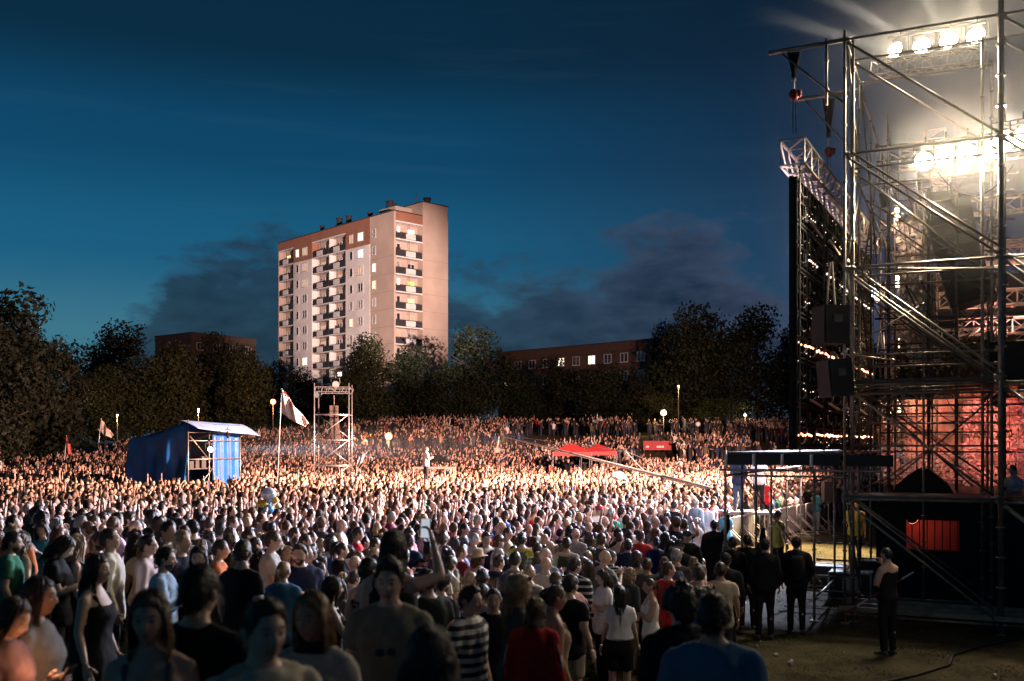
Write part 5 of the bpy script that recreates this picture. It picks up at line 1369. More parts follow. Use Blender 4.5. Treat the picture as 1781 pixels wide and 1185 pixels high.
def body_mesh(g, pose, hi, yaw, pitch):
    key = (g, pose, hi, yaw, pitch)
    if key in FULL: return FULL[key]
    src = DONE[('b', g, pose, hi)]; mb = MB(); mb.use(SKIN)
    n = len(src.vertices); co = np.empty(n*3); src.vertices.foreach_get('co', co)
    mb.add([tuple(c) for c in co.reshape(-1, 3)], [tuple(p.vertices) for p in src.polygons])
    Hm = head_matrix(g, yaw, pitch); head_into(mb, Hm, hi, bool(g)); mb.use(SKIN)
    for (a, side) in zip(arm_pts(g, pose, 0, 2), (1, -1)):
        hand_into(mb, a[1][0], a[3][0], side, .55 if pose in ('phone', 'film', 'folded') else .3 if pose != 'clap' else .12)
    FULL[key] = mb.mesh('body', None, True); return FULL[key]
GARM = {}
def garment(kind, key, name, seed):
    if key in GARM: return GARM[key]
    me = DONE[key]; me.name = name; me.materials.clear(); me.materials.append(CLOTH)
    wrinkle(me, .0065 if kind != 'tank' else .004, 9, seed); me.polygons.foreach_set('use_smooth', [True]*len(me.polygons)); GARM[key] = me; return me
SHOE = {}
def shoe_mesh(s):
    if s not in SHOE:
        mb = MB(); mb.use(SOLE); rings = []
        for y, w, h in ((-.085, .028, .05), (-.06, .038, .085), (-.01, .040, .095), (.05, .042, .070), (.11, .046, .052), (.155, .040, .040), (.175, .02, .025)):
            rings.append([Vector((s*.11+s*.12*(y+.08)*.4+w*math.cos(a), y, max(.004, h*.5+h*.5*math.sin(a)))) for a in [6.2832*q/10 for q in range(10)]])
        mb.loft(rings); SHOE[s] = mb.mesh('shoe', None, True)
    return SHOE[s]
VOX = {True: .016, False: .030}
GROUP_P = 'people standing in the audience'
def request(g, pose, hi, top, bottom):
    want(('b', g, pose, hi), None); want(('t', g, pose, hi, top), None); want(('l', g, hi, bottom), None)
def fill_jobs():
    for k in list(JOBS):
        if JOBS[k] is not None: continue
        if k[0] == 'b': JOBS[k] = (mk_body(k[1], k[2], k[3]), VOX[k[3]])
        elif k[0] == 't': JOBS[k] = (mk_top(k[1], k[4], k[2], k[3]), VOX[k[3]])
        else: JOBS[k] = (mk_bottom(k[1], k[3], k[2]), VOX[k[2]])
TOPNAME = {'tee': 't_shirt', 'long': 'long_sleeved_shirt', 'jacket': 'jacket', 'tank': 'tank_top', 'blouse': 'blouse', 'dress': 'dress', 'hoodie': 'hoodie'}
BAG_M = {}
def extras_mesh(kind):
    if kind in BAG_M: return BAG_M[kind]
    mb = MB(); mb.use(CLOTH)
    if kind == 'backpack':
        mb.loft([[Vector((x*w, -.13+y*dp, z)) for x, y in ((-1, .2), (-.8, -.9), (-.3, -1.1), (.3, -1.1), (.8, -.9), (1, .2), (.7, .5), (-.7, .5))] for w, dp, z in ((.12, .09, .98), (.15, .13, 1.02), (.15, .13, 1.2), (.14, .12, 1.36), (.10, .08, 1.44))])
        for s in (-1, 1): mb.path([(s*.10, -.12, 1.42), (s*.105, -.02, 1.475), (s*.11, .09, 1.40), (s*.13, .13, 1.25), (s*.16, .03, 1.08), (s*.12, -.12, 1.03)], .018, 6)
    elif kind == 'strap': mb.path([(-.10, -.13, 1.40), (-.09, -.02, 1.475), (-.07, .10, 1.40), (.02, .155, 1.25), (.12, .14, 1.08), (.19, .02, .96), (.12, -.14, 1.06), (-.02, -.145, 1.25), (-.10, -.13, 1.40)], .014, 6)
    elif kind == 'glasses':
        for s in (-1, 1):
            mb.add([Vector((s*.032+.022*math.cos(a), .098, .006+.017*math.sin(a))) for a in [6.2832*q/10 for q in range(10)]], [tuple(range(10))]); mb.path([(s*.054, .096, .01), (s*.078, .03, .012), (s*.08, -.01, .008)], .002, 4)
        mb.tube((-.012, .1, .008), (.012, .1, .008), .002, 4)
    elif kind == 'glasses_up':
        for s in (-1, 1): mb.ball((s*.033, .080, .090), (.028, .012, .020), 8, 6)
    elif kind == 'glasses_hung': mb.ball((-.03, .142, 1.27), (.03, .01, .022), 8, 6); mb.ball((.035, .142, 1.265), (.03, .01, .022), 8, 6)
    elif kind == 'vest': pass
    elif kind == 'side_stripe':
        for s in (-1, 1):
            for k in (-.014, .014): mb.path([(s*.205, -.03+k, 1.42), (s*.245, -.045+k, 1.28), (s*.265, -.04+k, 1.16)], .006, 4)
    elif kind == 'collar': mb.loft([ring_pts(1.475, .092, .085, -.004), ring_pts(1.50, .078, .072, -.004), ring_pts(1.525, .072, .066, -.004)])
    elif kind == 'watch': mb.tube((.252, .045, .955), (.254, .06, .93), .034, 10)
    BAG_M[kind] = mb.mesh(kind, None, True); return BAG_M[kind]
HEAD_EXTRAS = ('glasses', 'glasses_up')
PARTN = {'glasses_up': 'sunglasses', 'glasses_hung': 'sunglasses', 'glasses': 'glasses', 'side_stripe': 'sleeve_stripe', 'strap': 'bag_strap'}
def build_person(p):
    g, pose, hi = p['g'], p['pose'], p['hi']
    root = thing('person', p['label'], 'person', p['loc'], p.get('group', GROUP_P), rz=-R(p['face'])); s = p['scale']; root.scale = (s*p.get('wide', 1), s*p.get('wide', 1), s)
    b = link('body', body_mesh(g, pose, hi, p['yaw'], p['pitch']), root); b.color = (*p['skin'], 1)
    Hm = head_matrix(g, p['yaw'], p['pitch'])
    if p['hair'] not in ('bald', 'none'):
        h = link('hair', hair_mesh(p['hair'], hi, p.get('hseed', 0)), root); h.matrix_local = Hm; h.color = (*p['hc'], 1)
    if p.get('beard'): q = link('beard', beard_mesh(), root); q.matrix_local = Hm; q.color = (*p['hc'], 1)
    if p.get('hat'): q = link('straw_hat' if p['hat'] == 'straw_hat' else 'cap', cap_hat(p['hat']), root); q.matrix_local = Hm; q.color = (*p.get('hatc', (.03, .03, .035)), 1)
    t = link(TOPNAME[p['top']], garment(p['top'], ('t', g, pose, hi, p['top']), TOPNAME[p['top']], 3), root); t.color = (*p['tc'], 1)
    if p.get('tmat'): t.material_slots[0].link = 'OBJECT'; t.material_slots[0].material = p['tmat']
    l = link(p['bottom'], garment(p['bottom'], ('l', g, hi, p['bottom']), p['bottom'], 5), root); l.color = (*p['bc'], 1)
    if p['d'] > 6:
        for sd in (-1, 1): q = link('shoe', shoe_mesh(sd), root); q.color = (*p.get('shoe', (.06, .06, .06)), 1)
    for e, c in p.get('ex', {}).items():
        q = link(PARTN.get(e, e), extras_mesh(e), root); q.color = (*c, 1)
        if e in HEAD_EXTRAS: q.matrix_local = Hm
    return root

HC = {'black': (.010, .008, .007), 'dark brown': (.028, .017, .011), 'brown': (.065, .036, .020), 'light brown': (.13, .078, .042), 'blonde': (.33, .22, .115), 'grey': (.28, .27, .26), 'red brown': (.11, .04, .02)}
TCOL = {'white': (.72, .70, .68), 'black': (.014, .014, .016), 'grey': (.22, .22, .23), 'dark grey': (.06, .06, .065), 'navy': (.018, .026, .06), 'light blue': (.30, .42, .56), 'blue': (.05, .12, .30), 'red': (.42, .03, .03),
        'orange': (.55, .17, .06), 'pink': (.62, .30, .33), 'beige': (.48, .39, .29), 'olive': (.10, .10, .05), 'green': (.04, .16, .09), 'teal': (.05, .27, .28), 'burgundy': (.14, .02, .035), 'yellow': (.55, .48, .10), 'cream': (.62, .55, .44), 'tan': (.38, .27, .18)}
BCOL = {'black': (.014, .014, .016), 'denim': (.05, .08, .15), 'dark': (.03, .03, .035), 'beige': (.32, .26, .19), 'white': (.65, .63, .6)}
SKINS = [(.52, .33, .25), (.58, .38, .29), (.47, .29, .21), (.55, .36, .26), (.40, .24, .17)]
people = []; taken = []
def place(px, top, d0, g):
    """solve the distance at which a person of ordinary height has the head top at this pixel"""
    H = 1.665 if g else 1.775; best = None
    for k in range(90):
        d = d0*(.80+.45*k/89); p = at(px, top, d); e = p.z - ground_z(p.x, d) - H; c = abs(e) + .35*abs(d-d0)/d0
        if best is None or c < best[0]: best = (c, d, p, e)
    c, d, p, e = best; sc = min(1.10, max(.86, (H+e)/1.765)); return d, (p.x, d, ground_z(p.x, d)), sc
def hero(px, top, d, face, g, pose, hair_, hc_, topk, tc_, bottom, bc_, label, yaw=0, pitch=0, **kw):
    dd, loc, sc = place(px, top, d, g)
    hi = dd < 10.5; p = dict(px=px, d=dd, loc=loc, scale=sc, face=face, g=g, pose=pose, hair=hair_, hc=HC[hc_], top=topk, tc=TCOL[tc_], bottom=bottom, bc=BCOL[bc_], label=label, yaw=yaw, pitch=pitch, hi=hi, skin=SKINS[len(people) % 5])
    p.update(kw); people.append(p); taken.append((loc[0], loc[1], .24 if dd > 6 else .3)); request(g, pose, hi, topk, bottom)
A = 'people near the camera'
hero(745, 1086, 3.7, 8, 1, 'stand', 'wavy', 'dark brown', 'tee', 'black', 'trousers', 'black', 'dark brown head of hair blurred at the bottom edge, nearest of all', group=A, hseed=5)
hero(678, 972, 5.4, 182, 0, 'stand', 'quiff', 'dark brown', 'tee', 'olive', 'trousers', 'dark', 'man facing us with sunglasses hung on his olive grey t-shirt collar', group=A, ex={'glasses_hung': (.02, .05, .08)}, wide=.97, tc=(.24, .21, .15))
hero(1240, 1031, 5.1, 12, 0, 'stand', 'short', 'dark brown', 'tee', 'blue', 'trousers', 'denim', 'man in blue t-shirt seen from behind at the bottom right of the crowd', group=A, tc=(.075, .16, .26), wide=1.04)
hero(1185, 1020, 6.0, -12, 0, 'stand', 'curly', 'black', 'jacket', 'black', 'trousers', 'black', 'dark silhouette with fluffy black hair left of the blue t-shirt man', group=A, hseed=2)
hero(546, 1025, 5.4, 196, 1, 'stand', 'long', 'blonde', 'tee', 'white', 'trousers', 'denim', 'blonde long haired woman in white t-shirt with dark collar facing us', group=A, ex={'collar': (.02, .02, .02)}, hc=(.20, .11, .05), tc=(.42, .38, .34))
hero(456, 1040, 4.6, 142, 0, 'stand', 'short', 'dark brown', 'tee', 'cream', 'trousers', 'dark', 'young man in cream t-shirt turned right at the bottom edge', group=A, tc=(.45, .40, .30))
hero(342, 984, 5.4, 15, 0, 'stand', 'short', 'black', 'tee', 'black', 'trousers', 'black', 'tall man with black hair and black t-shirt seen from behind on the left', group=A)
hero(262, 1022, 4.6, 172, 1, 'stand', 'long', 'light brown', 'tank', 'grey', 'trousers', 'dark', 'woman with long light brown hair in grey top facing us on the left', group=A, hc=(.10, .058, .03), tc=(.10, .10, .10))
hero(165, 962, 7.2, 95, 1, 'stand', 'long', 'black', 'dress', 'black', 'shorts', 'black', 'woman in sleeveless black dress with long black hair in profile', group=A)
hero(62, 1000, 6.6, 85, 1, 'stand', 'long', 'dark brown', 'tee', 'grey', 'trousers', 'dark', 'woman with long dark hair and pale short sleeve at the lower left', group=A)
hero(6, 1032, 6.2, 95, 1, 'phone', 'long', 'brown', 'tee', 'pink', 'trousers', 'dark', 'woman at the left picture edge lit orange by her phone', group=A, pitch=-20, tc=(.22, .13, .12))
hero(815, 1052, 7.4, 120, 0, 'stand', 'short', 'black', 'tee', 'white', 'shorts', 'dark', 'boy in black and white striped t-shirt', group=A, tmat=STRIPE, scale=.90)
hero(858, 1022, 8.6, 178, 0, 'stand', 'crop', 'dark brown', 'tee', 'black', 'trousers', 'dark', 'short haired man in black t-shirt with wristwatch walking towards us', group=A, ex={'watch': (.03, .03, .03)})
hero(930, 1048, 7.4, 18, 1, 'stand', 'long', 'light brown', 'hoodie', 'red', 'trousers', 'dark', 'woman in red tracksuit jacket with white sleeve stripes', group=A, ex={'side_stripe': (.6, .55, .5)}, tc=(.30, .02, .02))
hero(962, 1014, 8.8, 70, 1, 'stand', 'ponytail', 'brown', 'tank', 'tan', 'shorts', 'black', 'woman in tan strapless looking top and black shorts', group=A)
hero(1078, 1018, 10.8, 5, 1, 'stand', 'long', 'dark brown', 'blouse', 'white', 'shorts', 'black', 'woman in white blouse and black shorts with straight dark hair seen from behind', group=A)
hero(1050, 988, 11.3, 250, 1, 'folded', 'bob', 'dark brown', 'tee', 'white', 'trousers', 'black', 'woman with bobbed hair and folded arms in white t-shirt and black trousers', group=A)
hero(1132, 1004, 11.0, 262, 1, 'folded', 'ponytail', 'brown', 'tank', 'white', 'shorts', 'white', 'woman in white sleeveless top and white shorts in profile', group=A)
hero(1156, 968, 13.2, 0, 1, 'stand', 'wavy', 'light brown', 'blouse', 'white', 'trousers', 'dark', 'woman with wavy light brown hair over a white blouse', group=A)
hero(1253, 978, 12.4, 8, 0, 'stand', 'short', 'dark brown', 'tee', 'beige', 'trousers', 'dark', 'man in beige t-shirt with a dark strap across his back', group=A, ex={'strap': (.02, .02, .02)})
hero(1206, 968, 13.6, 15, 1, 'phone', 'bob', 'blonde', 'tee', 'white', 'trousers', 'dark', 'blonde woman in white t-shirt left of the beige t-shirt man', group=A)
hero(1092, 938, 15.2, 10, 0, 'stand', 'short', 'dark brown', 'jacket', 'navy', 'trousers', 'dark', 'man in navy suit jacket seen from behind', group=A)
hero(1022, 958, 14.0, 20, 1, 'stand', 'long', 'blonde', 'tee', 'black', 'trousers', 'black', 'woman with long blonde hair over a black t-shirt', group=A)
hero(949, 968, 12.4, 25, 0, 'phone', 'bald', 'grey', 'tee', 'cream', 'trousers', 'beige', 'bald man in cream t-shirt seen from behind', group=A)
hero(985, 935, 14.4, 15, 0, 'stand', 'short', 'dark brown', 'tee', 'beige', 'trousers', 'dark', 'man in beige t-shirt with dark patterned backpack', group=A, ex={'backpack': (.04, .045, .03)})
hero(907, 928, 14.8, 20, 0, 'clap', 'short', 'black', 'tee', 'olive', 'trousers', 'dark', 'dark haired man with black and yellow backpack', group=A, ex={'backpack': (.03, .03, .02)}, tc=(.32, .28, .06))
hero(830, 956, 12.8, 25, 1, 'stand', 'bob', 'red brown', 'tee', 'pink', 'trousers', 'dark', 'woman in a straw hat with a pink scarf like collar', group=A, hat='straw_hat', hatc=(.50, .36, .24))
hero(838, 990, 11.4, 12, 0, 'stand', 'short', 'black', 'tee', 'black', 'trousers', 'dark', 'broad man in black t-shirt in front of the straw hat', group=A, wide=1.06)
hero(846, 926, 14.6, 170, 0, 'stand', 'short', 'brown', 'tee', 'white', 'trousers', 'dark', 'man in white t-shirt looking back towards us among the rows', group=A)
hero(900, 996, 10.4, 75, 1, 'stand', 'wavy', 'blonde', 'tee', 'dark grey', 'trousers', 'dark', 'curly blonde woman with sunglasses pushed up on her head', group=A, ex={'glasses_up': (.015, .015, .015)})
hero(682, 918, 8.8, 15, 1, 'film', 'bun', 'dark brown', 'tank', 'black', 'trousers', 'black', 'woman with high dark bun holding her phone up to film', group=A, hair='long')
hero(754, 972, 11.4, 2, 0, 'stand', 'short', 'dark brown', 'tee', 'tan', 'trousers', 'dark', 'man in tan t-shirt with creases seen from behind', group=A, tc=(.42, .33, .25))
hero(620, 958, 12.8, 80, 0, 'stand', 'crop', 'light brown', 'tee', 'dark grey', 'trousers', 'dark', 'shaven headed man in dark shirt in profile', group=A)
hero(592, 942, 12.4, 70, 1, 'stand', 'ponytail', 'dark brown', 'tee', 'black', 'trousers', 'dark', 'woman with ponytail in black t-shirt left of the filming woman', group=A)
hero(575, 1000, 8.8, 70, 1, 'clap', 'long', 'dark brown', 'tank', 'black', 'trousers', 'dark', 'woman with long dark hair whose hands glow orange', group=A)
hero(528, 928, 12.8, 85, 0, 'stand', 'crop', 'brown', 'tee', 'olive', 'trousers', 'dark', 'shaven headed bearded man in dark olive t-shirt', group=A, beard=True, tc=(.05, .055, .04))
hero(471, 922, 12.4, 75, 0, 'folded', 'crop', 'brown', 'tee', 'grey', 'trousers', 'dark', 'man in grey t-shirt with glasses and folded arms', group=A, ex={'glasses': (.02, .02, .02)}, tc=(.42, .40, .38))
hero(414, 960, 10.8, 72, 1, 'phone', 'bob', 'blonde', 'jacket', 'light blue', 'trousers', 'denim', 'blonde woman with glasses in denim jacket holding a phone', group=A, ex={'glasses': (.02, .02, .02)})
hero(446, 954, 11.4, 55, 1, 'phone', 'bob', 'black', 'tee', 'dark grey', 'trousers', 'dark', 'dark haired woman with grey backpack right of the denim jacket', group=A, ex={'backpack': (.16, .17, .18)})
hero(380, 938, 12.6, 80, 0, 'phone', 'crop', 'dark brown', 'tee', 'orange', 'trousers', 'dark', 'crop haired man in orange t-shirt', group=A)
hero(284, 952, 10.4, 82, 0, 'folded', 'short', 'dark brown', 'long', 'light blue', 'trousers', 'dark', 'bearded man in pale blue shirt with folded arms', group=A, beard=True)
hero(256, 930, 10.8, 80, 0, 'stand', 'short', 'black', 'long', 'pink', 'trousers', 'dark', 'man with sunglasses in pale pink long sleeved shirt in profile', group=A, ex={'glasses': (.01, .01, .01)}, tc=(.66, .52, .52), pitch=6)
hero(192, 918, 12.6, 72, 0, 'stand', 'crop', 'brown', 'long', 'cream', 'trousers', 'dark', 'man in cream shirt lit yellowish looking up on the left', group=A, pitch=14)
hero(98, 926, 11.6, 75, 1, 'phone', 'bob', 'dark brown', 'tee', 'black', 'trousers', 'dark', 'woman with bobbed hair in black looking down at her hands', group=A, pitch=-28)
hero(18, 925, 12.8, 70, 0, 'stand', 'short', 'dark brown', 'tee', 'green', 'trousers', 'dark', 'bearded man in green t-shirt at the left edge', group=A, beard=True)
hero(402, 898, 14.8, 78, 0, 'stand', 'short', 'brown', 'long', 'white', 'trousers', 'dark', 'man in white long sleeved shirt on the left with his back half turned', group=A)
SEC = 'security people by the barrier'
DARKU = dict(tc=(.012, .013, .016), bc=(.012, .013, .016), group=SEC)
hero(1385, 934, 17.6, 15, 0, 'pocket', 'short', 'black', 'jacket', 'black', 'trousers', 'black', 'guard in black cap and dark uniform standing alone right of the others', hat='cap', ex={'backpack': (.014, .014, .016)}, **DARKU)
hero(1330, 938, 16.4, 10, 0, 'stand', 'short', 'black', 'jacket', 'black', 'trousers', 'black', 'guard in black cap beside the lone guard', hat='cap', **DARKU)
hero(1274, 934, 17.6, 20, 0, 'stand', 'short', 'black', 'jacket', 'black', 'trousers', 'black', 'dark guard left of the raised arm near the platform post', **DARKU)
hero(1262, 962, 14.8, 12, 0, 'stand', 'short', 'black', 'jacket', 'black', 'trousers', 'dark', 'dark clothed man behind the beige t-shirt man', hat='cap', **DARKU)
hero(1300, 930, 17.4, 5, 0, 'wave', 'short', 'black', 'jacket', 'black', 'trousers', 'black', 'dark man stretching one arm up beside the platform post', **DARKU)
hero(1196, 922, 16.4, 215, 0, 'stand', 'short', 'black', 'jacket', 'black', 'trousers', 'black', 'guard in black peaked cap facing us with orange lit face', hat='cap', **DARKU)
hero(1182, 938, 15.2, 200, 0, 'stand', 'short', 'black', 'jacket', 'black', 'trousers', 'black', 'second guard in cap half hidden below the orange lit one', hat='cap', **DARKU)
hero(1242, 905, 18.4, 10, 0, 'wave', 'short', 'black', 'jacket', 'black', 'trousers', 'black', 'dark man raising his arm in front of the lit rows', **DARKU)
hero(1352, 888, 20.4, 60, 0, 'stand', 'short', 'black', 'tee', 'yellow', 'trousers', 'black', 'guard in yellow safety vest by the barrier', group=SEC, tc=(.30, .27, .06))
hero(1544, 952, 18.2, 330, 0, 'chin', 'crop', 'black', 'tank', 'black', 'trousers', 'black', 'dark sleeveless man with hand at his face before the tower', group='stage crew')
hero(1487, 870, 22.5, 200, 0, 'stand', 'short', 'black', 'tee', 'black', 'trousers', 'black', 'crew member with yellow vest deep under the scaffold', group='stage crew', tc=(.32, .28, .05))
hero(1160, 890, 20.4, 62, 1, 'clap', 'bob', 'black', 'jacket', 'white', 'trousers', 'denim', 'woman in pale jacket and teal trousers clapping in the cool light', bc=(.05, .32, .33), tc=(.52, .60, .62), pitch=8)
hero(1211, 862, 22.8, 58, 0, 'stand', 'crop', 'grey', 'long', 'light blue', 'trousers', 'dark', 'grey haired man in light blue shirt gazing up at the screen', pitch=26)
hero(1214, 900, 20.0, 70, 1, 'folded', 'bob', 'grey', 'tee', 'white', 'trousers', 'dark', 'white haired woman leaning on the barrier in white t-shirt', pitch=14)
hero(1172, 868, 21.6, 48, 0, 'stand', 'short', 'black', 'tee', 'black', 'trousers', 'dark', 'dark haired man in black t-shirt left of the light blue shirt')
hero(1228, 872, 23.0, 40, 0, 'stand', 'short', 'black', 'long', 'light blue', 'trousers', 'dark', 'man in pale shirt right of the gazing grey haired man', tc=(.48, .52, .6))
hero(1132, 882, 20.6, 52, 0, 'stand', 'crop', 'brown', 'tee', 'blue', 'trousers', 'denim', 'man in mid blue t-shirt behind the clapping woman', tc=(.14, .24, .42))
hero(1140, 898, 19.4, 66, 1, 'stand', 'bob', 'blonde', 'tank', 'white', 'trousers', 'dark', 'short haired blonde woman looking up left of the clapping woman', pitch=20)
hero(1108, 880, 20.8, 40, 1, 'stand', 'long', 'light brown', 'tank', 'grey', 'trousers', 'dark', 'woman with long pale hair in cool light left of the blue t-shirt man', ex={'backpack': (.5, .5, .55)})
hero(1262, 884, 22.4, 40, 1, 'phone', 'short', 'dark brown', 'tee', 'light blue', 'trousers', 'dark', 'woman in turquoise t-shirt by the platform post', tc=(.10, .36, .52))
hero(1041, 872, 20.2, 150, 0, 'stand', 'short', 'brown', 'tee', 'white', 'trousers', 'dark', 'man in dark red cap turned towards us in the cool light', hat='cap', hatc=(.30, .03, .06))
hero(1062, 880, 19.2, 40, 0, 'stand', 'short', 'grey', 'tee', 'green', 'trousers', 'dark', 'man in bright green t-shirt in the cool light', tc=(.03, .36, .24))
hero(930, 868, 20.6, 160, 1, 'stand', 'long', 'brown', 'tank', 'red', 'trousers', 'dark', 'woman in red top in the bright rows', tc=(.55, .03, .04))
hero(620, 905, 14.8, 70, 0, 'stand', 'short', 'dark brown', 'tee', 'red', 'trousers', 'dark', 'man in plain red t-shirt behind the shaven headed man', tc=(.5, .03, .03))
hero(592, 890, 16.4, 75, 0, 'stand', 'bald', 'grey', 'tee', 'white', 'trousers', 'dark', 'bald man in white t-shirt in profile left of the red t-shirt', )
hero(830, 895, 17.4, 55, 0, 'stand', 'crop', 'grey', 'tee', 'white', 'trousers', 'dark', 'grey haired man in fine striped shirt', tmat=STRIPE_B)
hero(1105, 900, 18.6, 45, 0, 'folded', 'short', 'black', 'tee', 'black', 'trousers', 'dark', 'man in yellow vest back among the rows left of the capped guard', ex={'backpack': (.40, .42, .06)})
# ---- the ones off the field floor
def fixed(px, py_feet, d, face, g, pose, hair_, hc_, topk, tc_, bottom, bc_, label, group, yaw=0, pitch=0, **kw):
    f = at(px, py_feet, d); p = dict(px=px, d=d, loc=tuple(f), scale=.97 if g else 1.0, face=face, g=g, pose=pose, hair=hair_, hc=HC[hc_], top=topk, tc=TCOL[tc_], bottom=bottom, bc=BCOL[bc_], label=label, yaw=yaw, pitch=pitch, hi=False, skin=SKINS[1], group=group)
    p.update(kw); people.append(p); taken.append((f.x, d, .3)); request(g, pose, False, topk, bottom)
CREW = 'crew and performers'
fixed(1284, 889, 31.0, 35, 0, 'phone', 'short', 'dark brown', 'jacket', 'navy', 'trousers', 'denim', 'camera operator in dark vest and jeans on the riser by the barrier', CREW)
fixed(1320, 889, 31.2, 30, 0, 'stand', 'short', 'dark brown', 'tee', 'white', 'trousers', 'black', 'crew member in white t-shirt and black jeans on the riser by the barrier', CREW)
fixed(1420, 925, 39.5, 70, 1, 'phone', 'long', 'red brown', 'jacket', 'teal', 'trousers', 'denim', 'woman in teal jacket and pale jeans standing in the lit pit', CREW, bc=(.30, .42, .42), tc=(.07, .24, .26))
fixed(1406, 918, 41, 60, 0, 'stand', 'short', 'black', 'tee', 'black', 'trousers', 'black', 'dark man at the sheeted barrier behind the teal jacket', CREW)
fixed(1330, 921, 33.5, 50, 0, 'stand', 'short', 'dark brown', 'tee', 'red', 'trousers', 'dark', 'man in red t-shirt seen from behind at the barrier', CREW, tc=(.5, .02, .03))
fixed(741, 842, 47, 60, 0, 'phone', 'short', 'brown', 'tee', 'white', 'trousers', 'dark', 'man in white t-shirt standing up beside the camera riser in mid crowd', CREW)
fixed(1754, 861, 25.5, 200, 1, 'folded', 'bob', 'black', 'tee', 'red', 'skirt', 'black', 'performer in red light with folded arms on the stage', CREW, tc=(.55, .35, .32))
fixed(1775, 861, 26.5, 190, 0, 'stand', 'short', 'black', 'long', 'white', 'trousers', 'white', 'performer in white clothes under red light on the stage', CREW)
fixed(1763, 944, 22.6, 250, 0, 'phone', 'short', 'dark brown', 'tee', 'light blue', 'trousers', 'denim', 'stagehand in blue grey t-shirt at the right picture edge', CREW)

# ---- the rest of the nearest rows, one by one
def free(x, y, r=.43):
    return all((x-a)**2 + (y-b)**2 > (r*.5+q)**2 for a, b, q in taken)
def in_crowd(x, y):
    if y < 9.2: return False
    lim = .19*y if y < 16 else .175*y if y < 20 else None
    if lim is None:
        k = (y-B0.y)/BD.y; lim = B0.x + BD.x*k - .35 if y > 24.5 else .178*y
    if x > lim: return False
    if y < 11.9 and x > .05: return False            # open grass in front at the lower right
    return True
rr = random.Random(21)
used_labels = set(p['label'] for p in people)
HAIRS_M = [('short', 5), ('crop', 3), ('quiff', 1), ('bald', .3), ('curly', .6)]
HAIRS_F = [('long', 5), ('bob', 2), ('ponytail', 2), ('wavy', 2), ('bun', 1)]
def pick(l): return rr.choices([a for a, _ in l], [b for _, b in l])[0]
HW = {'short': 'short %s hair', 'crop': 'cropped %s hair', 'quiff': 'swept up %s hair', 'curly': 'curly %s hair', 'long': 'long %s hair', 'bob': 'bobbed %s hair', 'ponytail': '%s ponytail', 'wavy': 'wavy %s hair', 'bun': '%s hair bun'}
PW = {'stand': '', 'pocket': ' with hand in pocket', 'folded': ' with folded arms', 'phone': ' holding hands before the chest', 'clap': ' clapping', 'film': ' with one arm lifted', 'raise': ' with both arms up', 'wave': ' with arm stretched up', 'chin': ' with hand at chin'}
FOCUS = (12.5, 30.5)
def auto_person(x, y, zone):
    g = int(rr.random() < .5)
    for _ in range(60):
        hair = pick(HAIRS_F if g else HAIRS_M); hcn = rr.choices(list(HC), [4, 6, 4, 2, 2.5, .7, .7] if g else [5, 6, 3, .8, .5, .8, .4])[0]
        tk = rr.choices(['tee', 'long', 'jacket', 'tank', 'hoodie', 'blouse'], [6, 2, 1.2, 2.6 if g else .4, 1, .8 if g else 0])[0]
        tcn = rr.choices(list(TCOL), [4.5, 12, 2.5, 6, 5, 1.6, 1.8, .9, .6, .9, 1.2, 1.6, .6, .6, 1.2, .3, 1, 1])[0]
        pose = rr.choices(list(POSES), [9, 2, 4, 3, 2.2, .8, .35, .5, 1])[0]; hat = rr.random() < .09
        hw = ('cap and ' if hat else '') + ('bald head' if hair == 'bald' else HW[hair] % hcn)
        lab = '%s with %s in %s %s%s %s' % ('woman' if g else 'man', hw, tcn, {'tee': 't-shirt', 'long': 'shirt', 'jacket': 'jacket', 'tank': 'tank top', 'hoodie': 'hoodie', 'blouse': 'blouse'}[tk], PW[pose], zone)
        if lab not in used_labels and len(lab.split()) <= 16: break
        lab = lab.replace(' holding hands before the chest', ' hands together')
        if lab not in used_labels and len(lab.split()) <= 16: break
    used_labels.add(lab)
    f = math.degrees(math.atan2(FOCUS[0]-x, FOCUS[1]-y)) + rr.gauss(0, 16) + (rr.choice((0, 0, 0, 0, 70, -70, 150)) if y < 14 else 0)
    sc = (rr.gauss(.945, .03) if g else rr.gauss(1.005, .035)); col = tuple(max(.008, c*rr.uniform(.75, 1.2)) for c in TCOL[tcn])
    p = dict(d=y, loc=(x, y, ground_z(x, y)), scale=max(.86, min(1.09, sc)), wide=rr.uniform(.95, 1.08), face=f, g=g, pose=pose, hair=hair, hc=HC[hcn], top=tk, tc=col, bottom=rr.choice(['trousers', 'trousers', 'shorts', 'skirt'] if g else ['trousers', 'trousers', 'shorts']), bc=BCOL[rr.choice(['black', 'denim', 'dark', 'dark', 'beige'])],
             label=lab, yaw=rr.choice((0, 0, -25, 25)), pitch=rr.choice((0, 0, 8, 8, -18 if pose == 'phone' else 0)), hi=False, skin=rr.choice(SKINS), hseed=rr.randrange(3), group=GROUP_P)
    if hat: p['hat'] = 'cap'; p['hatc'] = tuple(rr.choice([(.02, .02, .025), (.02, .04, .12), (.3, .03, .04), (.5, .5, .5)])); 
    if not g and rr.random() < .18: p['beard'] = True
    if rr.random() < .30: p['tmat'] = rr.choice(PATTERNS)
    if rr.random() < .08: p['ex'] = {'backpack': rr.choice([(.03, .03, .035), (.05, .07, .12), (.2, .05, .04)])}
    people.append(p); taken.append((x, y, .22)); request(g, pose, False, tk, p['bottom'])
NMAX = 318
cand = []
y = 9.4
while y < 26:
    w = .55*y
    x = -w
    while x < .3*y:
        cand.append((x+rr.uniform(-.17, .17), y+rr.uniform(-.17, .17))); x += .56
    y += .52
Y_SPLIT = 26
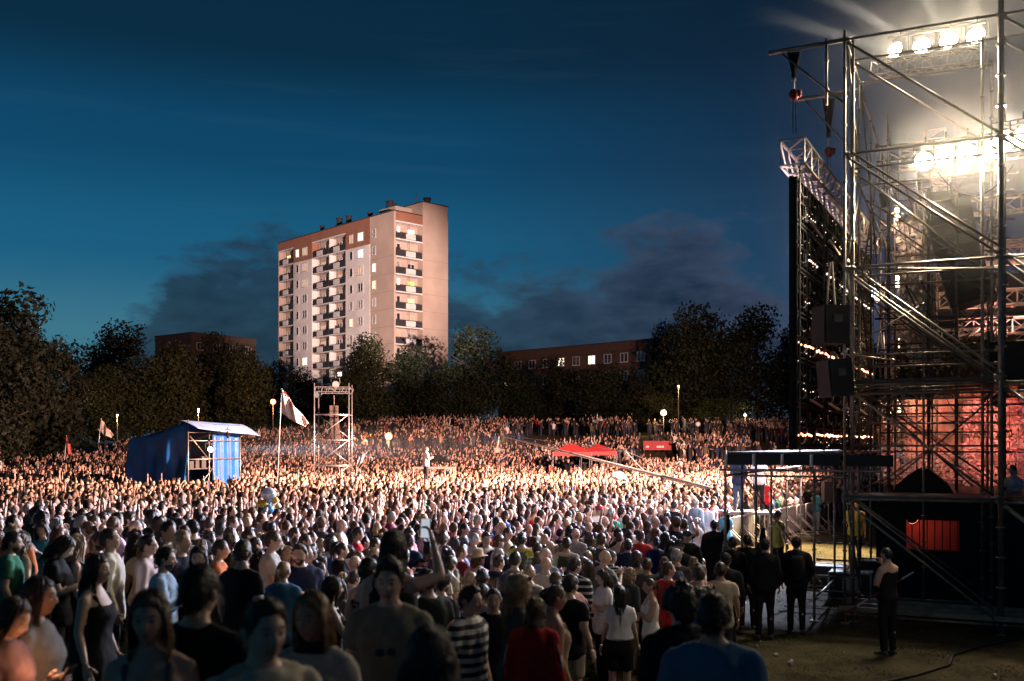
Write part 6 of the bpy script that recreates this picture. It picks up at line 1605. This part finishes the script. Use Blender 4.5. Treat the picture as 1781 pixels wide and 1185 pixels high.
for (x, y) in sorted(cand, key=lambda c: c[1]):
    if len(people) >= NMAX: Y_SPLIT = y; break
    if not in_crowd(x, y) or not free(x, y): continue
    if abs(x) > .535*y: continue
    if y < 13 and rr.random() < .40: continue
    u = x/y*F/890
    zone = ('far left' if u < -.65 else 'on the left' if u < -.25 else 'in the middle' if u < .12 else 'on the right') + (' in the dark rows' if y < 13 else ' where the light begins' if y < 16.5 else ' among the lit rows')
    auto_person(x, y, zone)
fill_jobs(); run_jobs()
for p in people: build_person(p)
# wave arm etc. use the pose; phones are held things of their own
PHONE = pmat('phone_case', (.015, .015, .018), rough=.3)
def phone_at(p, label, estr, col, glow, film=False):
    M4 = Matrix.Translation(p['loc']) @ Matrix.Rotation(-R(p['face']), 4, 'Z') @ Matrix.Scale(p['scale'], 4)
    c = M4 @ Vector((.13, .27, 1.75) if film else (.005, .375, 1.285)); r = thing('phone', label, 'phone', c, 'phones held in the crowd'); r.rotation_euler = (R(-8 if film else -35), 0, -R(p['face']))
    MB().box((0, 0, 0), (.075, .009, .15)).build('case', PHONE, r)
    m = pmat('phone_screen_%.1f_%.2f' % (estr, col[2]), (.05, .05, .05), emis=col, estr=estr); MB().box((0, -.006, 0), (.067, .003, .138)).build('screen', m, r)
    if glow: point('screen_glow', (0, -.10, .02), glow, col, .04, r)
k_ = 0
for p in people:
    if p['d'] < 17.5 and (p['pose'] == 'phone' or (p['pose'] == 'film' and p['d'] < 12)):
        film = p['pose'] == 'film'; warm = k_ % 3 != 1; k_ += 1
        phone_at(p, ('phone held up by the ' if film else 'phone in the hands of the ') + ' '.join(p['label'].split()[:10]).rstrip(' ,'), 0.6 if film else .9, (.8, .88, 1) if film or not warm else (1, .45, .2), 0 if film else (1.6 if warm else .6), film)
def phone(px, py, d, face, label, estr=3.0, col=(1, .75, .55), glow=0, landscape=False):
    p = at(px, py, d); r = thing('phone', label, 'phone', p, 'phones held in the crowd', rz=-R(face)); r.rotation_euler.x = R(-12)
    w, h = (.15, .075) if landscape else (.075, .15)
    MB().box((0, 0, 0), (w, .009, h)).build('case', PHONE, r)
    m = pmat('phone_screen_%.1f_%.2f' % (estr, col[2]), (.05, .05, .05), emis=col, estr=estr); MB().box((0, -.006, 0), (w*.9, .003, h*.92)).build('screen', m, r)
    if glow: point('screen_glow', (0, -.12, 0), glow, col, .04, r)
phone(755, 948, 12.2, 180, 'phone with white torch pointed at us', 60, (.92, .92, 1)); phone(742, 952, 12.2, 180, 'second white torch beside the pointed phone', 40, (.92, .92, 1))
# ================================================================ the rest of the crowd: one mass
def crowd_variant(seed, lod):
    """one low figure facing +y: returns verts, faces, class per vert (0 skin, 1 hair, 2 top, 3 legs)"""
    r = random.Random(seed); g = r.random() < .5; mb = MB(); cls = []
    def mark(c): cls.extend([c]*(len(mb.v)-len(cls)))
    nu, nv = ((12, 9) if lod == 0 else (8, 6) if lod == 1 else (6, 5))
    sc = .94 if g else 1.0; ptc = R(r.uniform(-2, 16)); yw = R(r.uniform(-25, 25))
    Hm = Matrix.Translation((0, 0, 1.525)) @ Matrix.Rotation(yw, 4, 'Z') @ Matrix.Rotation(ptc, 4, 'X') @ Matrix.Translation((0, .022, .12))
    P = head_shape(nu, nv, None, g); n0 = len(mb.v); mb.loft([[Hm @ p for p in row] for row in P]); 
    mb.tube((0, -.01, 1.42), (0, .01, 1.58), .052, 6 if lod == 0 else 4, cap=False); mark(0)
    vol = r.uniform(.012, .028)
    def off(az, p):
        m = smooth((p.z-hairline(az))/.03); return m*(vol+noise.noise(p*40+Vector((seed, 0, 0)))*.006) - .012*(1-m)
    if r.random() > .06:
        P = head_shape(nu, nv, off); lo = nv//3
        mb.loft([[Hm @ p for p in row] for row in P[lo:]]); 
        if g and r.random() < .75:
            L_ = r.choice((.2, .34, .42)); mb.loft([[Hm @ Vector((w*math.cos(a), -.055-.03*t+dd*math.sin(a), .03-L_*t)) for a in [6.2832*q/6 for q in range(6)]] for t, w, dd in ((0, .09, .055), (.5, .095, .05), (1, .06, .03))])
        mark(1)
    n = 10 if lod == 0 else 7 if lod == 1 else 6
    rg = body_rings(int(g), .024, .82, 1.50, .01); rg = rg if lod == 0 else [rg[0], rg[4], rg[7], rg[8], rg[-1]] if lod == 1 else [rg[0], rg[6], rg[8], rg[-1]]
    mb.loft([ring_pts(*q, n) for q in rg], cap=False); mark(2)
    pose = r.choice(['stand', 'stand', 'folded', 'stand', 'clap', 'phone', 'chin'] + (['wave', 'raise'] if r.random() < .4 else []) + (['film'] if r.random() < .5 else [])); k = 5 if lod == 0 else 4 if lod == 1 else 3
    long_ = r.random() < .35
    for a in arm_pts(int(g), pose, .014, 2):
        S, E, Wp = a[0][0], a[1][0], a[3][0]
        mb.tube(S, E if long_ else S.lerp(E, .62), .075, k, .062, cap=True); mark(2)
        if long_: mb.tube(E, Wp, .056, k, .042); mark(2)
        else: mb.tube(S.lerp(E, .5), E, .045, k, .042); mb.tube(E, Wp, .042, k, .028); mark(0)
        mb.tube(Wp, Wp+(Wp-E).normalized()*.15, .034, k, .015); mark(0)
    if lod < 2:
        for s in (-1, 1): mb.tube((s*.09, 0, .95), (s*.11, 0, 0), .10, k, .055)
    else: mb.tube((0, 0, .95), (0, 0, 0), .16, 4, .12)
    mark(3)
    return np.array(mb.v)*sc, mb.f, np.array(cls)
def build_crowd():
    pts = []; r = np.random.default_rng(5)
    blocked = [(-15.6-1.2, 49.8, 3.4), (at(580, 0, 58).x, 58, 1.4), (at(756, 0, 50).x, 50, 1.4)]
    def ok(x, y):
        return all((x-a)**2+(y-b)**2 > q*q for a, b, q in blocked) and not (47.2 < y < 54.5 and -20.5 < x < -10.8 and (x+15.6)*.9063-(y-48)*.4226 < .6 and (x+15.6)*.4226+(y-48)*.9063 > -.3)
    y = Y_SPLIT - .5
    while y < 61:
        step = .50 + .0016*(y-18); x = -.56*y
        while x < .45*y:
            px, py_ = x + r.uniform(-.2, .2), y + r.uniform(-.2, .2); x += step
            if py_ < Y_SPLIT or not in_crowd(px, py_) or not ok(px, py_) or not free(px, py_, .3 if py_ < 40 else .1): continue
            pts.append((px, py_, 0 if py_ < 34 else 1))
        y += step*.92
    y = 63.5
    while y < 116:                                           # hillside, looser
        dens = .52 + .007*(y-62); x = -.60*y
        while x < .46*y:
            px, py_ = x+r.uniform(-.4, .4), y+r.uniform(-.4, .4); x += dens
            u = px/py_
            top = 113 - 5*math.sin(px*.13) - 7*noise.noise(Vector((px*.17, 7, 0))) - (9 if u > .12 else 0)*(noise.noise(Vector((px*.09, 2, 0)))+.2) - (16 if px < -38 else 0)
            gap = noise.noise(Vector((px*.07, py_*.11, 4)))
            if py_ > top or gap > (.26 if py_ < 84 else .05) or (84 < py_ < 90 and u > .0 and gap > -.1) or r.random() < .12 or (py_ > top-9 and r.random() < .55): continue
            if any((px-at(p, 0, d).x)**2 + (py_-d)**2 < q for p, d, q in ((994, 68, 5), (1042, 72, 5), (1144, 88, 4))): continue
            if 77 < py_ < 89 and 1110 < 890.5+u*F < 1178: continue
            pts.append((px, py_, 2))
        y += dens
    V = []; Fc = []; FL = []; Cc = []; nv = 0
    var = {l: [crowd_variant(100*l+s, l) for s in range(20)] for l in (0, 1, 2)}
    var = {l: [(v, np.concatenate([np.array(f) for f in fs]), np.array([len(f) for f in fs]), c) for v, fs, c in vs] for l, vs in var.items()}
    hairc = np.array(list(HC.values())); topc = np.array(list(TCOL.values())); tw = np.array([5, 14, 3, 6, 5, 1.5, 2, 1.0, .7, .8, 1.2, 2, .8, .6, 1.4, .3, .9, 1.2]); tw /= tw.sum(); tw_far = tw*np.array([1.2, 3, 1, 2, 2, .6, 1, .5, .3, .6, .6, 1.5, .4, .4, 1.5, .2, .6, .8]); tw_far /= tw_far.sum()
    hw = np.array([6, 8, 4, 1.2, 1.6, .4, .8]); hw /= hw.sum(); sk = np.array(SKINS)
    for (x, y, l) in pts:
        v, fi, fl, c = var[l][r.integers(20)]
        f = math.atan2(FOCUS[0]-x, FOCUS[1]-y) + r.normal()*.42; s = r.normal(1, .06); s = min(1.1, max(.86, s))
        cs, sn = math.cos(-f), math.sin(-f)
        w = np.stack([(v[:, 0]*cs - v[:, 1]*sn)*s*r.uniform(.95, 1.1)+x, (v[:, 0]*sn + v[:, 1]*cs)*s+y, v[:, 2]*s+ground_z(x, y)], 1)
        tq = tw_far if l == 2 else tw
        pal = np.stack([sk[r.integers(5)]*r.uniform(.85, 1.1), hairc[r.choice(7, p=hw)], topc[r.choice(len(topc), p=tq)]*r.uniform(.75, 1.15), np.array([.03, .035, .05])])
        V.append(w); Fc.append(fi+nv); FL.append(fl); Cc.append(pal[c]); nv += len(w)
    V = np.concatenate(V); Fc = np.concatenate(Fc); FL = np.concatenate(FL); Cc = np.concatenate(Cc)
    me = bpy.data.meshes.new('crowd'); me.vertices.add(len(V)); me.vertices.foreach_set('co', V.ravel().astype(np.float32))
    me.loops.add(len(Fc)); me.loops.foreach_set('vertex_index', Fc.astype(np.int32)); me.polygons.add(len(FL))
    me.polygons.foreach_set('loop_start', np.concatenate([[0], np.cumsum(FL)[:-1]]).astype(np.int32)); me.polygons.foreach_set('use_smooth', np.ones(len(FL), bool)); me.update(calc_edges=True)
    a = me.color_attributes.new('colour', 'FLOAT_COLOR', 'POINT'); a.data.foreach_set('color', np.concatenate([Cc, np.ones((len(Cc), 1))], 1).ravel().astype(np.float32))
    m = bpy.data.materials.new('crowd_people'); m.use_nodes = True; t = m.node_tree; at_ = t.nodes.new('ShaderNodeAttribute'); at_.attribute_name = 'colour'
    b = t.nodes['Principled BSDF']; t.links.new(at_.outputs['Color'], b.inputs['Base Color']); b.inputs['Roughness'].default_value = .75; b.inputs['Specular IOR Level'].default_value = .25
    me.materials.append(m); o = link('crowd', me); tag(o, 'dense festival crowd filling the meadow and the hillside up to the trees', 'crowd', kind='stuff')
    print('CROWD', len(pts), 'tris', int((FL-2).sum()), 'split', Y_SPLIT)
build_crowd()
